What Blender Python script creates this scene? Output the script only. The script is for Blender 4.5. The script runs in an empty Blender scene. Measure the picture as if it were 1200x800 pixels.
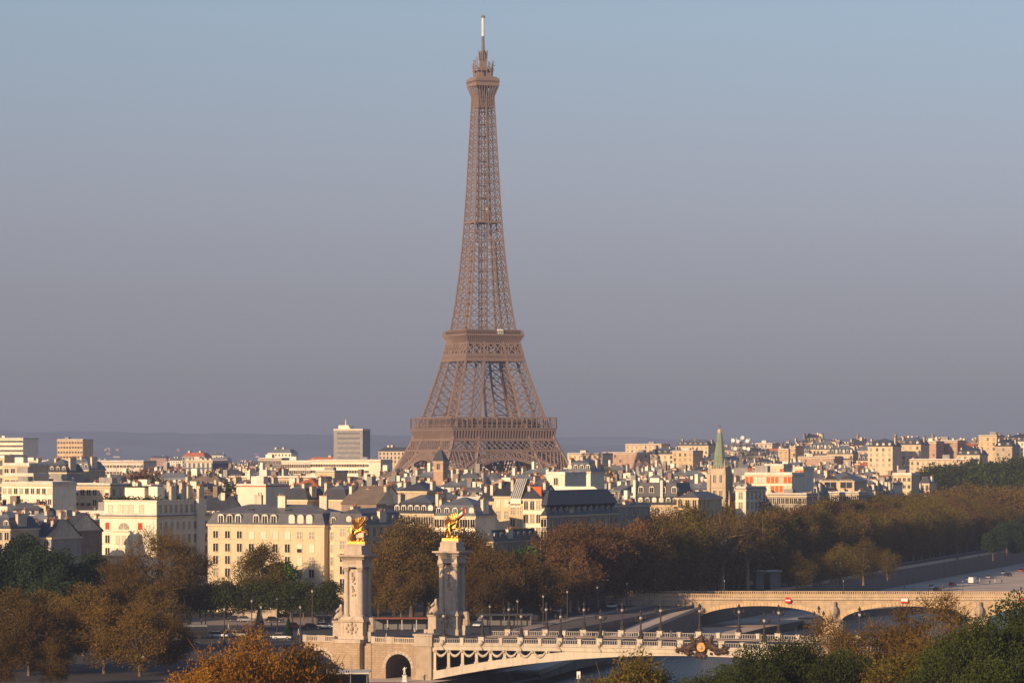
import bpy, math, random
import numpy as np
from mathutils import Vector, Matrix
R = math.radians
SC = bpy.context.scene
COL = SC.collection
# ------------------------------------------------------------------ camera
F, CX, HY, H = 3950.0, 600.0, 530.0, 42.5       # focal length in photo pixels, principal column, horizon row, eye height
cam_d = bpy.data.cameras.new('camera'); cam = bpy.data.objects.new('camera', cam_d); COL.objects.link(cam)
cam.location = (0, 0, H); cam.rotation_euler = (R(90), 0, 0)
cam_d.sensor_width = 36; cam_d.lens = F / 1200 * 36; cam_d.shift_y = (HY - 400) / 1200
cam_d.clip_start = 1; cam_d.clip_end = 40000
SC.camera = cam
# ------------------------------------------------------------------ sky, sun, exposure
SUN_AZ, SUN_EL = 37.0, 16.0                      # degrees to the left of straight behind the camera
w = bpy.data.worlds.new('World'); SC.world = w; w.use_nodes = True
nt = w.node_tree; nt.nodes.clear()
sky = nt.nodes.new('ShaderNodeTexSky'); sky.sky_type = 'NISHITA'; sky.sun_disc = False
sky.sun_elevation = R(SUN_EL); sky.sun_rotation = R(180 + SUN_AZ)
sky.altitude = 100; sky.air_density = 1.0; sky.dust_density = 1.0; sky.ozone_density = 3.0
bg = nt.nodes.new('ShaderNodeBackground'); bg.inputs[1].default_value = 0.0995
wo = nt.nodes.new('ShaderNodeOutputWorld')
# the far smog bank: the sky is dimmer and greyer close to the horizon
tc0 = nt.nodes.new('ShaderNodeTexCoord'); sx = nt.nodes.new('ShaderNodeSeparateXYZ'); nt.links.new(tc0.outputs['Generated'], sx.inputs[0])
cr = nt.nodes.new('ShaderNodeValToRGB'); nt.links.new(sx.outputs[2], cr.inputs[0]); RAMP = [(0.0, (.58, .66, .73)), (.0127, (.595, .655, .74)), (.028, (.62, .585, .78)), (.0456, (.64, .548, .69)), (.0835, (.845, .65, .71)), (.129, (.99, .82, .79)), (.35, (.86, .86, .86))]
while len(cr.color_ramp.elements) < len(RAMP): cr.color_ramp.elements.new(0.5)
for e, (p_, c_) in zip(cr.color_ramp.elements, RAMP): e.position = p_; e.color = (*c_, 1)
mxs = nt.nodes.new('ShaderNodeMix'); mxs.data_type = 'RGBA'; mxs.blend_type = 'MULTIPLY'; mxs.inputs[0].default_value = 1
nt.links.new(sky.outputs[0], mxs.inputs[6]); nt.links.new(cr.outputs[0], mxs.inputs[7]); nt.links.new(mxs.outputs[2], bg.inputs[0]); nt.links.new(bg.outputs[0], wo.inputs[0])
sl = bpy.data.lights.new('sun', 'SUN'); sun = bpy.data.objects.new('sun', sl); COL.objects.link(sun)
sl.energy = 5.0; sl.angle = R(0.5); sl.color = (1.0, 0.69, 0.40)
sv = Vector((-math.sin(R(SUN_AZ)) * math.cos(R(SUN_EL)), -math.cos(R(SUN_AZ)) * math.cos(R(SUN_EL)), math.sin(R(SUN_EL))))
sun.rotation_euler = sv.to_track_quat('Z', 'Y').to_euler()
sun.location = (-200, -200, 400)
vs = SC.view_settings; vs.view_transform = 'Standard'; vs.look = 'None'; vs.gamma = 1; vs.exposure = 0.4; vs.use_curve_mapping = False
SC.cycles.volume_bounces = 1; SC.cycles.max_bounces = 6; SC.cycles.diffuse_bounces = 2; SC.cycles.glossy_bounces = 2
SC.cycles.transparent_max_bounces = 6; SC.cycles.use_denoising = True
HAZE_DENSITY, HAZE_COLOR = 0.00009, (0.36, 0.435, 0.68)

# ------------------------------------------------------------------ helpers
def W(px, py, D): return Vector(((px - CX) * D / F, D, H - (py - HY) * D / F))
def GX(px, D): return (px - CX) * D / F
def ZY(py, D): return H - (py - HY) * D / F

MATS = {}
def mat(name, col, rough=0.85, metal=0.0, var=0.18, scale=0.35, objvar=0.12, spec=0.3, stains=0.0, transl=0.0, bump=0.0, detail=4):
    m = bpy.data.materials.new(name); m.use_nodes = True; n = m.node_tree; n.nodes.clear(); L = n.links
    out = n.nodes.new('ShaderNodeOutputMaterial'); b = n.nodes.new('ShaderNodeBsdfPrincipled')
    b.inputs['Roughness'].default_value = rough; b.inputs['Metallic'].default_value = metal
    b.inputs['Specular IOR Level'].default_value = spec
    tc = n.nodes.new('ShaderNodeTexCoord'); no = n.nodes.new('ShaderNodeTexNoise')
    no.inputs['Scale'].default_value = scale; no.inputs['Detail'].default_value = detail; no.inputs['Roughness'].default_value = 0.65
    L.new(tc.outputs['Object'], no.inputs['Vector'])
    mr = n.nodes.new('ShaderNodeMapRange'); mr.inputs[1].default_value = 0.3; mr.inputs[2].default_value = 0.7
    mr.inputs[3].default_value = 1 - var; mr.inputs[4].default_value = 1 + var; L.new(no.outputs[0], mr.inputs[0])
    oi = n.nodes.new('ShaderNodeObjectInfo'); mo = n.nodes.new('ShaderNodeMapRange')
    mo.inputs[3].default_value = 1 - objvar; mo.inputs[4].default_value = 1 + objvar; L.new(oi.outputs['Random'], mo.inputs[0])
    mu = n.nodes.new('ShaderNodeMath'); mu.operation = 'MULTIPLY'; L.new(mr.outputs[0], mu.inputs[0]); L.new(mo.outputs[0], mu.inputs[1])
    sc = n.nodes.new('ShaderNodeVectorMath'); sc.operation = 'SCALE'; sc.inputs[0].default_value = col[:3]; L.new(mu.outputs[0], sc.inputs['Scale'])
    last = sc.outputs[0]
    if stains:
        mp = n.nodes.new('ShaderNodeMapping'); mp.inputs['Scale'].default_value = (1.3, 1.3, 0.12); L.new(tc.outputs['Object'], mp.inputs[0])
        n2 = n.nodes.new('ShaderNodeTexNoise'); n2.inputs['Scale'].default_value = 0.9; n2.inputs['Detail'].default_value = 3; L.new(mp.outputs[0], n2.inputs['Vector'])
        r2 = n.nodes.new('ShaderNodeMapRange'); r2.inputs[1].default_value = 0.5; r2.inputs[2].default_value = 0.75; r2.inputs[3].default_value = 0; r2.inputs[4].default_value = stains
        L.new(n2.outputs[0], r2.inputs[0])
        mx = n.nodes.new('ShaderNodeMix'); mx.data_type = 'RGBA'; L.new(r2.outputs[0], mx.inputs[0]); L.new(last, mx.inputs[6])
        mx.inputs[7].default_value = (col[0] * .45, col[1] * .42, col[2] * .38, 1); last = mx.outputs[2]
    L.new(last, b.inputs['Base Color'])
    if bump:
        bp = n.nodes.new('ShaderNodeBump'); bp.inputs['Strength'].default_value = bump; bp.inputs['Distance'].default_value = 0.5
        L.new(no.outputs[0], bp.inputs['Height']); L.new(bp.outputs[0], b.inputs['Normal'])
    if transl:
        tr = n.nodes.new('ShaderNodeBsdfTranslucent'); L.new(last, tr.inputs[0]); ms = n.nodes.new('ShaderNodeMixShader'); ms.inputs[0].default_value = transl
        L.new(b.outputs[0], ms.inputs[1]); L.new(tr.outputs[0], ms.inputs[2]); L.new(ms.outputs[0], out.inputs[0])
    else:
        L.new(b.outputs[0], out.inputs[0])
    MATS[name] = m; return m

# walls
mat('cream_stone', (.66, .53, .36), stains=.35, var=.08); mat('white_render', (.78, .72, .58), stains=.3, var=.06)
mat('ochre_stone', (.58, .42, .25), stains=.35); mat('tan_stone', (.50, .41, .30), stains=.5, var=.12)
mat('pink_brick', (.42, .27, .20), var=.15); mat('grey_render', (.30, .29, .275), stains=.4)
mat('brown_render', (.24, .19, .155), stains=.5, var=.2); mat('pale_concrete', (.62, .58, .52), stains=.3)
mat('orange_panel', (.55, .13, .035), var=.1); mat('red_shutter', (.36, .07, .04)); mat('blue_cladding', (.10, .13, .19))
# roofs
mat('zinc', (.135, .15, .175), rough=.45, var=.15, objvar=.3, spec=.5, stains=.3); mat('slate', (.045, .05, .065), rough=.5, var=.2, objvar=.25, spec=.4)
mat('brown_roof', (.17, .13, .105), stains=.2); mat('red_tile', (.36, .12, .06), var=.2); mat('lead_roof', (.105, .105, .12), rough=.5, stains=.2)
mat('pot', (.40, .17, .09)); mat('chimney_render', (.66, .58, .45), stains=.4, objvar=.2)
# openings
mat('glass_dark', (.025, .028, .035), rough=.12, spec=.6, objvar=.5); mat('blind', (.66, .60, .48), var=.05); mat('frame_white', (.68, .64, .56)); mat('curtain', (.33, .29, .22))
# monuments
mat('pale_limestone', (.45, .375, .30), stains=.55, var=.12, scale=.8); mat('weathered_stone', (.40, .32, .24), stains=.6, var=.2, scale=.7)
mat('bridge_white', (.50, .44, .36), rough=.6, stains=.45, var=.1); mat('gilding', (.62, .32, .065), rough=.42, metal=1.0, var=.2, scale=1.5, objvar=0)
mat('old_gold', (.42, .22, .06), rough=.55, metal=.4, objvar=0); mat('bronze_copper', (.06, .034, .026), rough=.6); mat('bronze_dark', (.035, .03, .028), rough=.5, spec=.4, objvar=.1); mat('lamp_glass', (.42, .40, .36), rough=.3)
mat('iron_brown', (.215, .152, .125), rough=.7, var=.1, scale=.05, objvar=.03, spec=.3); mat('iron_dark', (.10, .065, .05), rough=.7); mat('antenna_white', (.75, .73, .70), rough=.5)
mat('bridge_grey', (.33, .30, .27), rough=.7, stains=.4); mat('green_copper', (.20, .25, .19), rough=.8, var=.15, scale=.4); mat('steel_grey', (.16, .16, .17), rough=.5)
# ground
mat('asphalt', (.055, .053, .055), rough=.9, var=.15, scale=.08, objvar=0); mat('paving', (.32, .25, .21), rough=.9, var=.18, scale=.15, objvar=0)
mat('earth', (.075, .06, .045), rough=1, var=.3, scale=.05, objvar=0); mat('lawn', (.035, .065, .015), rough=1, var=.3, scale=.3, objvar=0)
mat('quay_stone', (.15, .125, .11), stains=.5, var=.2, scale=.3, objvar=0); mat('quay_deck', (.52, .43, .36), rough=.9, var=.2, scale=.06, objvar=0)
mat('hill', (.115, .165, .215), rough=1, var=.35, scale=.004, objvar=0, detail=8); mat('city_ground', (.13, .11, .10), rough=1, var=.3, scale=.01, objvar=0)  # hill: distance haze is put into its bluish base colour
mat('paint_white', (.75, .73, .70), var=.05); mat('sign_red', (.6, .03, .02), var=.02, objvar=0); mat('sign_white', (.8, .8, .8), var=.02, objvar=0)
mat('awning', (.22, .07, .04)); mat('canvas', (.5, .47, .43)); mat('cloth_dark', (.03, .03, .04), objvar=.6); mat('skin', (.45, .28, .20))
mat('car_white', (.7, .7, .68), rough=.25, var=.02, spec=.6); mat('car_black', (.02, .02, .024), rough=.2, var=.02, spec=.6); mat('car_silver', (.35, .36, .38), rough=.25, var=.02, spec=.6); mat('car_red', (.35, .03, .02), rough=.25, var=.02, spec=.6)
mat('rubber', (.02, .02, .02)); mat('light_lens', (.6, .55, .5), rough=.2)
mat('flag_green', (.0, .18, .05), objvar=0); mat('flag_red', (.6, .01, .02), objvar=0); mat('flag_black', (.01, .01, .01), objvar=0)
# foliage
mat('leaf_green', (.046, .062, .009), rough=.8, var=.35, scale=.25, objvar=.3, transl=.3); mat('leaf_dark', (.022, .045, .018), rough=.8, var=.3, scale=.25, objvar=.2, transl=.25)
mat('leaf_orange', (.27, .125, .012), rough=.85, var=.3, scale=.3, objvar=.15, transl=.3); mat('leaf_umber', (.125, .074, .012), rough=.85, var=.4, scale=.22, objvar=.38, transl=.3); mat('leaf_brown', (.135, .085, .016), rough=.9, var=.3, scale=.25, objvar=.25, transl=.25)
mat('leaf_olive', (.135, .10, .013), rough=.9, var=.35, scale=.25, objvar=.25, transl=.3); mat('leaf_rust', (.135, .072, .022), rough=.9, var=.3, scale=.2, objvar=.25, transl=.2)
mat('bark', (.12, .09, .065), var=.25, scale=1); mat('bark_pale', (.26, .20, .145), var=.3, scale=1)
mat('leaf_fresh', (.07, .13, .02), rough=.8, var=.3, scale=.3, objvar=.2, transl=.3)

def water_mat():
    m = bpy.data.materials.new('river_water'); m.use_nodes = True; n = m.node_tree; b = n.nodes['Principled BSDF']
    b.inputs['Base Color'].default_value = (.035, .05, .055, 1); b.inputs['Roughness'].default_value = .12; b.inputs['Specular IOR Level'].default_value = .5
    tc = n.nodes.new('ShaderNodeTexCoord'); no = n.nodes.new('ShaderNodeTexNoise'); no.inputs['Scale'].default_value = .5; no.inputs['Detail'].default_value = 5
    bp = n.nodes.new('ShaderNodeBump'); bp.inputs['Strength'].default_value = 1.0; bp.inputs['Distance'].default_value = .5
    n.links.new(tc.outputs['Object'], no.inputs['Vector']); n.links.new(no.outputs[0], bp.inputs['Height']); n.links.new(bp.outputs[0], b.inputs['Normal'])
    MATS['river_water'] = m
water_mat()

def masonry_mat(name, base, dark, bw, bh):
    m = mat(name, base, stains=.5, var=.15, scale=.5); n = m.node_tree; L = n.links
    b = [x for x in n.nodes if x.type == 'BSDF_PRINCIPLED'][0]
    src = b.inputs['Base Color'].links[0].from_socket
    tc = [x for x in n.nodes if x.type == 'TEX_COORD'][0]
    mp = n.nodes.new('ShaderNodeMapping'); mp.inputs['Rotation'].default_value = (R(90), 0, 0); L.new(tc.outputs['Object'], mp.inputs[0])
    br = n.nodes.new('ShaderNodeTexBrick'); br.inputs['Scale'].default_value = 1; br.inputs['Brick Width'].default_value = bw; br.inputs['Row Height'].default_value = bh
    br.inputs['Mortar Size'].default_value = .06; br.inputs['Color1'].default_value = (1, 1, 1, 1); br.inputs['Color2'].default_value = (.85, .82, .8, 1); br.inputs['Mortar'].default_value = (dark, dark, dark, 1)
    L.new(mp.outputs[0], br.inputs['Vector'])
    mx = n.nodes.new('ShaderNodeMix'); mx.data_type = 'RGBA'; mx.blend_type = 'MULTIPLY'; mx.inputs[0].default_value = 1
    L.new(src, mx.inputs[6]); L.new(br.outputs[0], mx.inputs[7]); L.new(mx.outputs[2], b.inputs['Base Color'])
masonry_mat('ashlar', (.40, .30, .21), .72, 1.3, .5)
masonry_mat('bridge_ashlar', (.62, .47, .31), .75, 1.3, .5)

class MB:
    """collects faces; build() links them as one mesh object"""
    def __init__(s): s.v = []; s.f = []; s.m = []; s.mats = []
    def mi(s, m):
        if m not in s.mats: s.mats.append(m)
        return s.mats.index(m)
    def face(s, pts, m):
        b = len(s.v); s.v += [tuple(p) for p in pts]; s.f.append(tuple(range(b, b + len(pts)))); s.m.append(s.mi(m))
    def poly(s, verts, faces, m):
        b = len(s.v); s.v += [tuple(p) for p in verts]; k = s.mi(m)
        for f in faces: s.f.append(tuple(b + i for i in f)); s.m.append(k)
    def box(s, x0, x1, y0, y1, z0, z1, m, bottom=True):
        v = [(x0, y0, z0), (x1, y0, z0), (x1, y1, z0), (x0, y1, z0), (x0, y0, z1), (x1, y0, z1), (x1, y1, z1), (x0, y1, z1)]
        f = [(0, 1, 5, 4), (1, 2, 6, 5), (2, 3, 7, 6), (3, 0, 4, 7), (4, 5, 6, 7)]
        if bottom: f.append((3, 2, 1, 0))
        s.poly(v, f, m)
    def frust(s, x0, x1, y0, y1, z0, X0, X1, Y0, Y1, z1, m, top=True, bottom=False):
        v = [(x0, y0, z0), (x1, y0, z0), (x1, y1, z0), (x0, y1, z0), (X0, Y0, z1), (X1, Y0, z1), (X1, Y1, z1), (X0, Y1, z1)]
        f = [(0, 1, 5, 4), (1, 2, 6, 5), (2, 3, 7, 6), (3, 0, 4, 7)]
        if top: f.append((4, 5, 6, 7))
        if bottom: f.append((3, 2, 1, 0))
        s.poly(v, f, m)
    def beam(s, p, q, t, m, t2=None):
        p = Vector(p); q = Vector(q); d = (q - p)
        if d.length < 1e-6: return
        d.normalize(); a = Vector((0, 0, 1)) if abs(d.z) < .9 else Vector((1, 0, 0))
        u = d.cross(a).normalized(); v = d.cross(u); t2 = t2 or t
        vs = [p + u * t / 2 + v * t2 / 2, p - u * t / 2 + v * t2 / 2, p - u * t / 2 - v * t2 / 2, p + u * t / 2 - v * t2 / 2]
        vs += [x + (q - p) for x in vs]
        s.poly(vs, [(0, 1, 5, 4), (1, 2, 6, 5), (2, 3, 7, 6), (3, 0, 4, 7), (0, 3, 2, 1), (4, 5, 6, 7)], m)
    def cone(s, p, q, r0, r1, m, n=8, caps=True):
        p = Vector(p); q = Vector(q); d = (q - p)
        if d.length < 1e-6: return
        d.normalize(); a = Vector((0, 0, 1)) if abs(d.z) < .9 else Vector((1, 0, 0))
        u = d.cross(a).normalized(); v = d.cross(u); vs = []
        for c, r in ((p, r0), (q, r1)):
            for i in range(n):
                t = 2 * math.pi * i / n; vs.append(c + u * r * math.cos(t) + v * r * math.sin(t))
        fs = [(i, (i + 1) % n, n + (i + 1) % n, n + i) for i in range(n)]
        if caps: fs += [tuple(range(n - 1, -1, -1)), tuple(range(n, 2 * n))]
        s.poly(vs, fs, m)
    def lathe(s, prof, m, n=12, c=(0, 0, 0)):
        vs = []; fs = []
        for r, z in prof:
            for i in range(n):
                t = 2 * math.pi * i / n; vs.append((c[0] + r * math.cos(t), c[1] + r * math.sin(t), c[2] + z))
        for k in range(len(prof) - 1):
            for i in range(n):
                a = k * n + i; b = k * n + (i + 1) % n; fs.append((a, b, b + n, a + n))
        fs.append(tuple((len(prof) - 1) * n + i for i in range(n)))
        s.poly(vs, fs, m)
    def ball(s, c, r, m, n=8, k=5, sz=1):
        prof = [(max(.001, r * math.sin(math.pi * i / k)), -r * sz * math.cos(math.pi * i / k)) for i in range(k + 1)]
        s.lathe(prof, m, n, c)
    def mesh(s, name, smooth=False):
        me = bpy.data.meshes.new(name); me.from_pydata(s.v, [], s.f)
        for m in s.mats: me.materials.append(MATS[m])
        me.polygons.foreach_set('material_index', s.m)
        if smooth: me.polygons.foreach_set('use_smooth', [True] * len(s.f))
        me.update(); return me
    def build(s, name, parent=None, smooth=False):
        return link(name, s.mesh(name, smooth), parent)

def link(name, me, parent=None, loc=None, rz=0, scale=None):
    o = bpy.data.objects.new(name, me); COL.objects.link(o)
    if parent is not None: o.parent = parent
    if loc is not None: o.location = loc
    if rz: o.rotation_euler = (0, 0, rz)
    if scale is not None: o.scale = scale if hasattr(scale, '__len__') else (scale,) * 3
    return o
def thing(name, loc=(0, 0, 0), rz=0, label=None, cat=None, group=None):
    o = link(name, None, None, loc, rz); o.empty_display_size = 1
    return tag(o, label, cat, group)
def tag(o, label=None, cat=None, group=None, kind=None):
    if label: o['label'] = label
    if cat: o['category'] = cat
    if group: o['group'] = group
    if kind: o['kind'] = kind
    return o
KIDS = {}
def copy_tree(o, loc, rz, scale=None, label=None, group=None):
    """copy of a thing with copies of its parts and sub-parts"""
    r = o.copy(); COL.objects.link(r); r.location = loc; r.rotation_euler = (0, 0, rz)
    if scale is not None: r.scale = scale if hasattr(scale, '__len__') else (scale,) * 3
    if label: r['label'] = label
    if group: r['group'] = group
    if o.name not in KIDS: KIDS[o.name] = [(c, list(c.children)) for c in o.children]
    for c, gs in KIDS[o.name]:
        d = c.copy(); COL.objects.link(d); d.parent = r
        for g in gs:
            e = g.copy(); COL.objects.link(e); e.parent = d
    return r
def place(o, loc, rz=0, scale=None):
    o.location = loc; o.rotation_euler = (0, 0, rz)
    if scale is not None: o.scale = scale if hasattr(scale, '__len__') else (scale,) * 3
    return o
def skin_mesh(name, pts, edges, m, sub=1):
    """pts: (x,y,z,r) joints; one continuous tapered surface"""
    me = bpy.data.meshes.new(name); me.from_pydata([p[:3] for p in pts], edges, [])
    o = bpy.data.objects.new(name, me); COL.objects.link(o)
    sk = o.modifiers.new('s', 'SKIN'); sk.use_smooth_shade = True
    su = o.modifiers.new('u', 'SUBSURF'); su.levels = sub; su.render_levels = sub
    for i, p in enumerate(pts):
        me.skin_vertices[0].data[i].radius = (p[3], p[3]); me.skin_vertices[0].data[i].use_root = (i == 0)
    dg = bpy.context.evaluated_depsgraph_get(); dg.update()
    out = bpy.data.meshes.new_from_object(o.evaluated_get(dg)); bpy.data.objects.remove(o)
    out.name = name; out.materials.clear(); out.materials.append(MATS[m]); return out

ANG = 25.0                                        # the street grid of the left bank, square to the bridge
CA, SA = math.cos(R(ANG)), math.sin(R(ANG))
# ================================================================== SETTING: ground, river, hills, haze
B0 = Vector((-18.2, 720.0, 0))                    # near left-bank corner of the metal arch bridge
def BL(u, v, z=0): return Vector((B0.x + u * CA + v * SA, B0.y - u * SA + v * CA, z))
bankL = [(-330, 60), (-160, 440), (-62, 592), (-42, 622), tuple(BL(-30, 0)[:2]), tuple(BL(-30, 34)[:2]), tuple(BL(-1, 34)[:2]), (50, 935), (88, 1049), (138, 1216), (226, 1486), (420, 2000), (900, 2700), (3300, 5200)]
bankR = [(-150, 60), (-7, 446), tuple(BL(127, 0)[:2]), (200, 935), (262, 1110), (350, 1380), (520, 1800), (1000, 2450), (3300, 4700)]
WZ, QZ = -8.0, -6.0
mb = MB()
mb.face([(x, y, 0) for x, y in bankL] + [(3300, 5201, 0), (5600, 5201, 0), (5600, 19500, 0), (-5600, 19500, 0), (-5600, -700, 0), (-330, -700, 0)], 'city_ground')
mb.face([(x, y, 0) for x, y in reversed(bankR)] + [(-150, -700, 0), (3300, -700, 0)], 'city_ground')
tag(mb.build('ground'), kind='structure')
mb = MB(); mb.face([(-400, -700, WZ), (3300, -700, WZ), (3300, 5600, WZ), (-400, 5600, WZ)], 'river_water'); tag(mb.build('river'), kind='structure')
def strip(line, w0, w1, z0, z1, m, name, side=1, smin=None):
    mb = MB(); P = [Vector(p) for p in line]; N = []
    for i, p in enumerate(P):
        d = (P[min(i + 1, len(P) - 1)] - P[max(i - 1, 0)]).normalized(); N.append(Vector((d.y, -d.x)) * side)
    for i in range(len(P) - 1):
        a, b = P[i] + N[i] * w0, P[i + 1] + N[i + 1] * w0; c, e = P[i + 1] + N[i + 1] * w1, P[i] + N[i] * w1
        mb.face([(a.x, a.y, z0), (b.x, b.y, z0), (c.x, c.y, z1), (e.x, e.y, z1)], m)
    return tag(mb.build(name), kind='structure')
strip(bankL, 0, 0, 0.02, -9, 'quay_stone', 'quay_wall'); strip(bankR, 0, 0, 0.02, -9, 'quay_stone', 'quay_wall', -1)
edgeL = [(-310, 60), (-138, 430), (-42, 580), (-26, 640), tuple(BL(5, -20)[:2]), tuple(BL(5, 0)[:2]), tuple(BL(4, 33)[:2]), (60, 900), (70, 935), (108, 1040), (158, 1110), (205, 1206), (300, 1480), (470, 1990)]
sheet0 = MB(); sheet0.face([(x, y, QZ) for x, y in bankL[:12]] + [(x, y, QZ) for x, y in reversed(edgeL)], 'quay_deck'); tag(sheet0.build('lower_quay_path'), kind='structure')
strip(edgeL, 0, 0, QZ, -9, 'quay_stone', 'lower_quay_wall')
strip(bankR[:7], 0, 12, QZ, QZ, 'quay_deck', 'lower_quay_path', -1); strip(bankR[:7], 12, 12, QZ, -9, 'quay_stone', 'lower_quay_wall', -1)
# quay parapet along the top of the wall (lit pale line)
mb = MB(); P = [Vector((x, y, 0)) for x, y in bankL[7:12]]
for a, b in zip(P, P[1:]):
    mb.beam(a + Vector((-.4, 0, .5)), b + Vector((-.4, 0, .5)), .5, 'pale_limestone', 1.0)
tag(mb.build('quay_parapet'), 'pale stone parapet running along the top of the far embankment wall', 'parapet')
mb = MB(); P = [Vector((x, y, 0)) for x, y in [BL(4, 46)[:2], bankL[7]]]
mb.beam(P[0] + Vector((-.4, 0, .5)), P[1] + Vector((-.4, -14, .5)), .5, 'quay_stone', 1.0)
tag(mb.build('quay_parapet'), 'dark stone parapet along the quay between the two bridges', 'parapet')
def sheet(name, pts, z, m): mb = MB(); mb.face([(x, y, z) for x, y in pts], m); return tag(mb.build(name), kind='structure')
def G(px, py): D = H * F / (py - HY); return (GX(px, D), D)      # ground point seen at a pixel
# embankment road, square and lawns on the left bank
def offs(line, d): return [(x - d, y) for x, y in line]
EL = [tuple(BL(-6, 44)[:2]), (18, 860), (42, 935), (80, 1049), (130, 1216), (216, 1486), (405, 2000)]
sheet('road', offs(EL, 6) + offs(EL, 22)[::-1], .03, 'asphalt')
sheet('pavement', offs(EL, 1.2) + offs(EL, 6)[::-1], .13, 'paving')
sheet('road', [G(-100, 799), G(335, 799), G(350, 765), G(395, 750), G(395, 733), G(-100, 733)], .035, 'asphalt')
sheet('road', [tuple(BL(-29.5, 9)[:2]), tuple(BL(-1.5, 9)[:2]), tuple(BL(-3, 60)[:2]), tuple(BL(-60, 140)[:2]), tuple(BL(-90, 140)[:2]), tuple(BL(-60, 60)[:2])], .05, 'asphalt')
sheet('square_paving', [G(150, 732), G(395, 732), G(395, 719), G(150, 719)], .04, 'paving')
sheet('lawn', [G(150, 718.4), G(395, 718.4), G(395, 712), G(150, 712)], .045, 'lawn')
mbk = MB()
for k in range(7):
    a = BL(-58 + k * 7, 27); b = BL(-55 + k * 7, 27); mbk.beam(a + Vector((0, 0, .05)), b + Vector((0, 0, .05)), .25, 'paint_white', .01)
tag(mbk.build('road_marking'), kind='structure')
# sloping ramp between the bridges
mb = MB(); a, b = Vector((50 - 9, 925, 0)), Vector(BL(6, 22)); n = Vector((.95, -.31, 0)) * 7
a0 = a + Vector((4, 0, -.2)); b0 = b + Vector((3, 0, QZ + .1)); b0.z = QZ + .15
mb.face([a0, b0, b0 + n, a0 + n], 'quay_deck'); mb.face([a0 + n, b0 + n, (b0 + n).xy.to_3d() + Vector((0, 0, -7)), (a0 + n).xy.to_3d() + Vector((0, 0, -7))], 'quay_stone')
mb.beam(a0 + n + Vector((0, 0, .4)), b0 + n + Vector((0, 0, .4)), .4, 'pale_limestone', .8)
tag(mb.build('ramp'), kind='structure')
# far hills and the slope of the western heights
def ridge(name, Y, x0, x1, prof, depth, m, seed, amp):
    rng = np.random.RandomState(seed); n = 160; mb = MB(); xs = np.linspace(x0, x1, n); ph = rng.rand(6) * 6
    hh = np.interp(xs, *zip(*prof)) + amp * sum(np.sin(xs * f + p) / (k + 1) for k, (f, p) in enumerate(zip((.0021, .005, .011, .023, .05, .11), ph)))
    rows = []
    for j, (t, k) in enumerate(((0, 0), (.25, .45), (.5, .85), (.75, 1), (1, .8), (1.4, 0))):
        rows.append([(x, Y + depth * t + 60 * math.sin(x * .004 + j), max(0, h) * k - 1) for x, h in zip(xs, hh)])
    v = sum(rows, []); f = [(j * n + i, j * n + i + 1, (j + 1) * n + i + 1, (j + 1) * n + i) for j in range(5) for i in range(n - 1)]
    mb.poly(v, f, m); return tag(mb.build(name, smooth=True), kind='structure')
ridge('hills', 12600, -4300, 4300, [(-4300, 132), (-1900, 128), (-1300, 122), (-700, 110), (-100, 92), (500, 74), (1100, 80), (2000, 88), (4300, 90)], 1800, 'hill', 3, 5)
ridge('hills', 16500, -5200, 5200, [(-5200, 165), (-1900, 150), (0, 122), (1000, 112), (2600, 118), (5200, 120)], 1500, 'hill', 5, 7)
def hz(x, y):                                      # height of the western slope (right of the tower)
    t = min(1, max(0, (y - 2050) / 500)); s = min(1, max(0, (x - 20) / 220)); t = t * t * (3 - 2 * t); s = s * s * (3 - 2 * s)
    q = 24 + 8 * min(1, max(0, (x - 300) / 300)); e = 1 - min(1, max(0, (y - 4200) / 1500))
    return q * t * s * e
mb = MB(); nx, ny = 50, 50; v = []
for j in range(ny):
    for i in range(nx):
        x = -60 + i * 50; y = 2040 + j * 80; v.append((x, y, hz(x, y) + .02 - (.6 if hz(x, y) < .01 else 0)))
mb.poly(v, [(j * nx + i, j * nx + i + 1, (j + 1) * nx + i + 1, (j + 1) * nx + i) for j in range(ny - 1) for i in range(nx - 1)], 'city_ground')
# keep the slope off the river channel
tag(mb.build('hill_slope', smooth=True), kind='structure')
# the haze
mb = MB(); mb.box(-5700, 5700, -800, 19700, -10, 348, 'zinc'); hz_me = mb.mesh('haze'); hz_me.materials.clear()
hm = bpy.data.materials.new('haze_air'); hm.use_nodes = True; hn = hm.node_tree; hn.nodes.clear()
pv = hn.nodes.new('ShaderNodeVolumePrincipled'); pv.inputs['Color'].default_value = (*HAZE_COLOR, 1); pv.inputs['Density'].default_value = HAZE_DENSITY
pv.inputs['Anisotropy'].default_value = 0.0
ho = hn.nodes.new('ShaderNodeOutputMaterial'); hn.links.new(pv.outputs[0], ho.inputs['Volume'])
hz_me.materials.append(hm); tag(link('haze', hz_me), kind='stuff')
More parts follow.
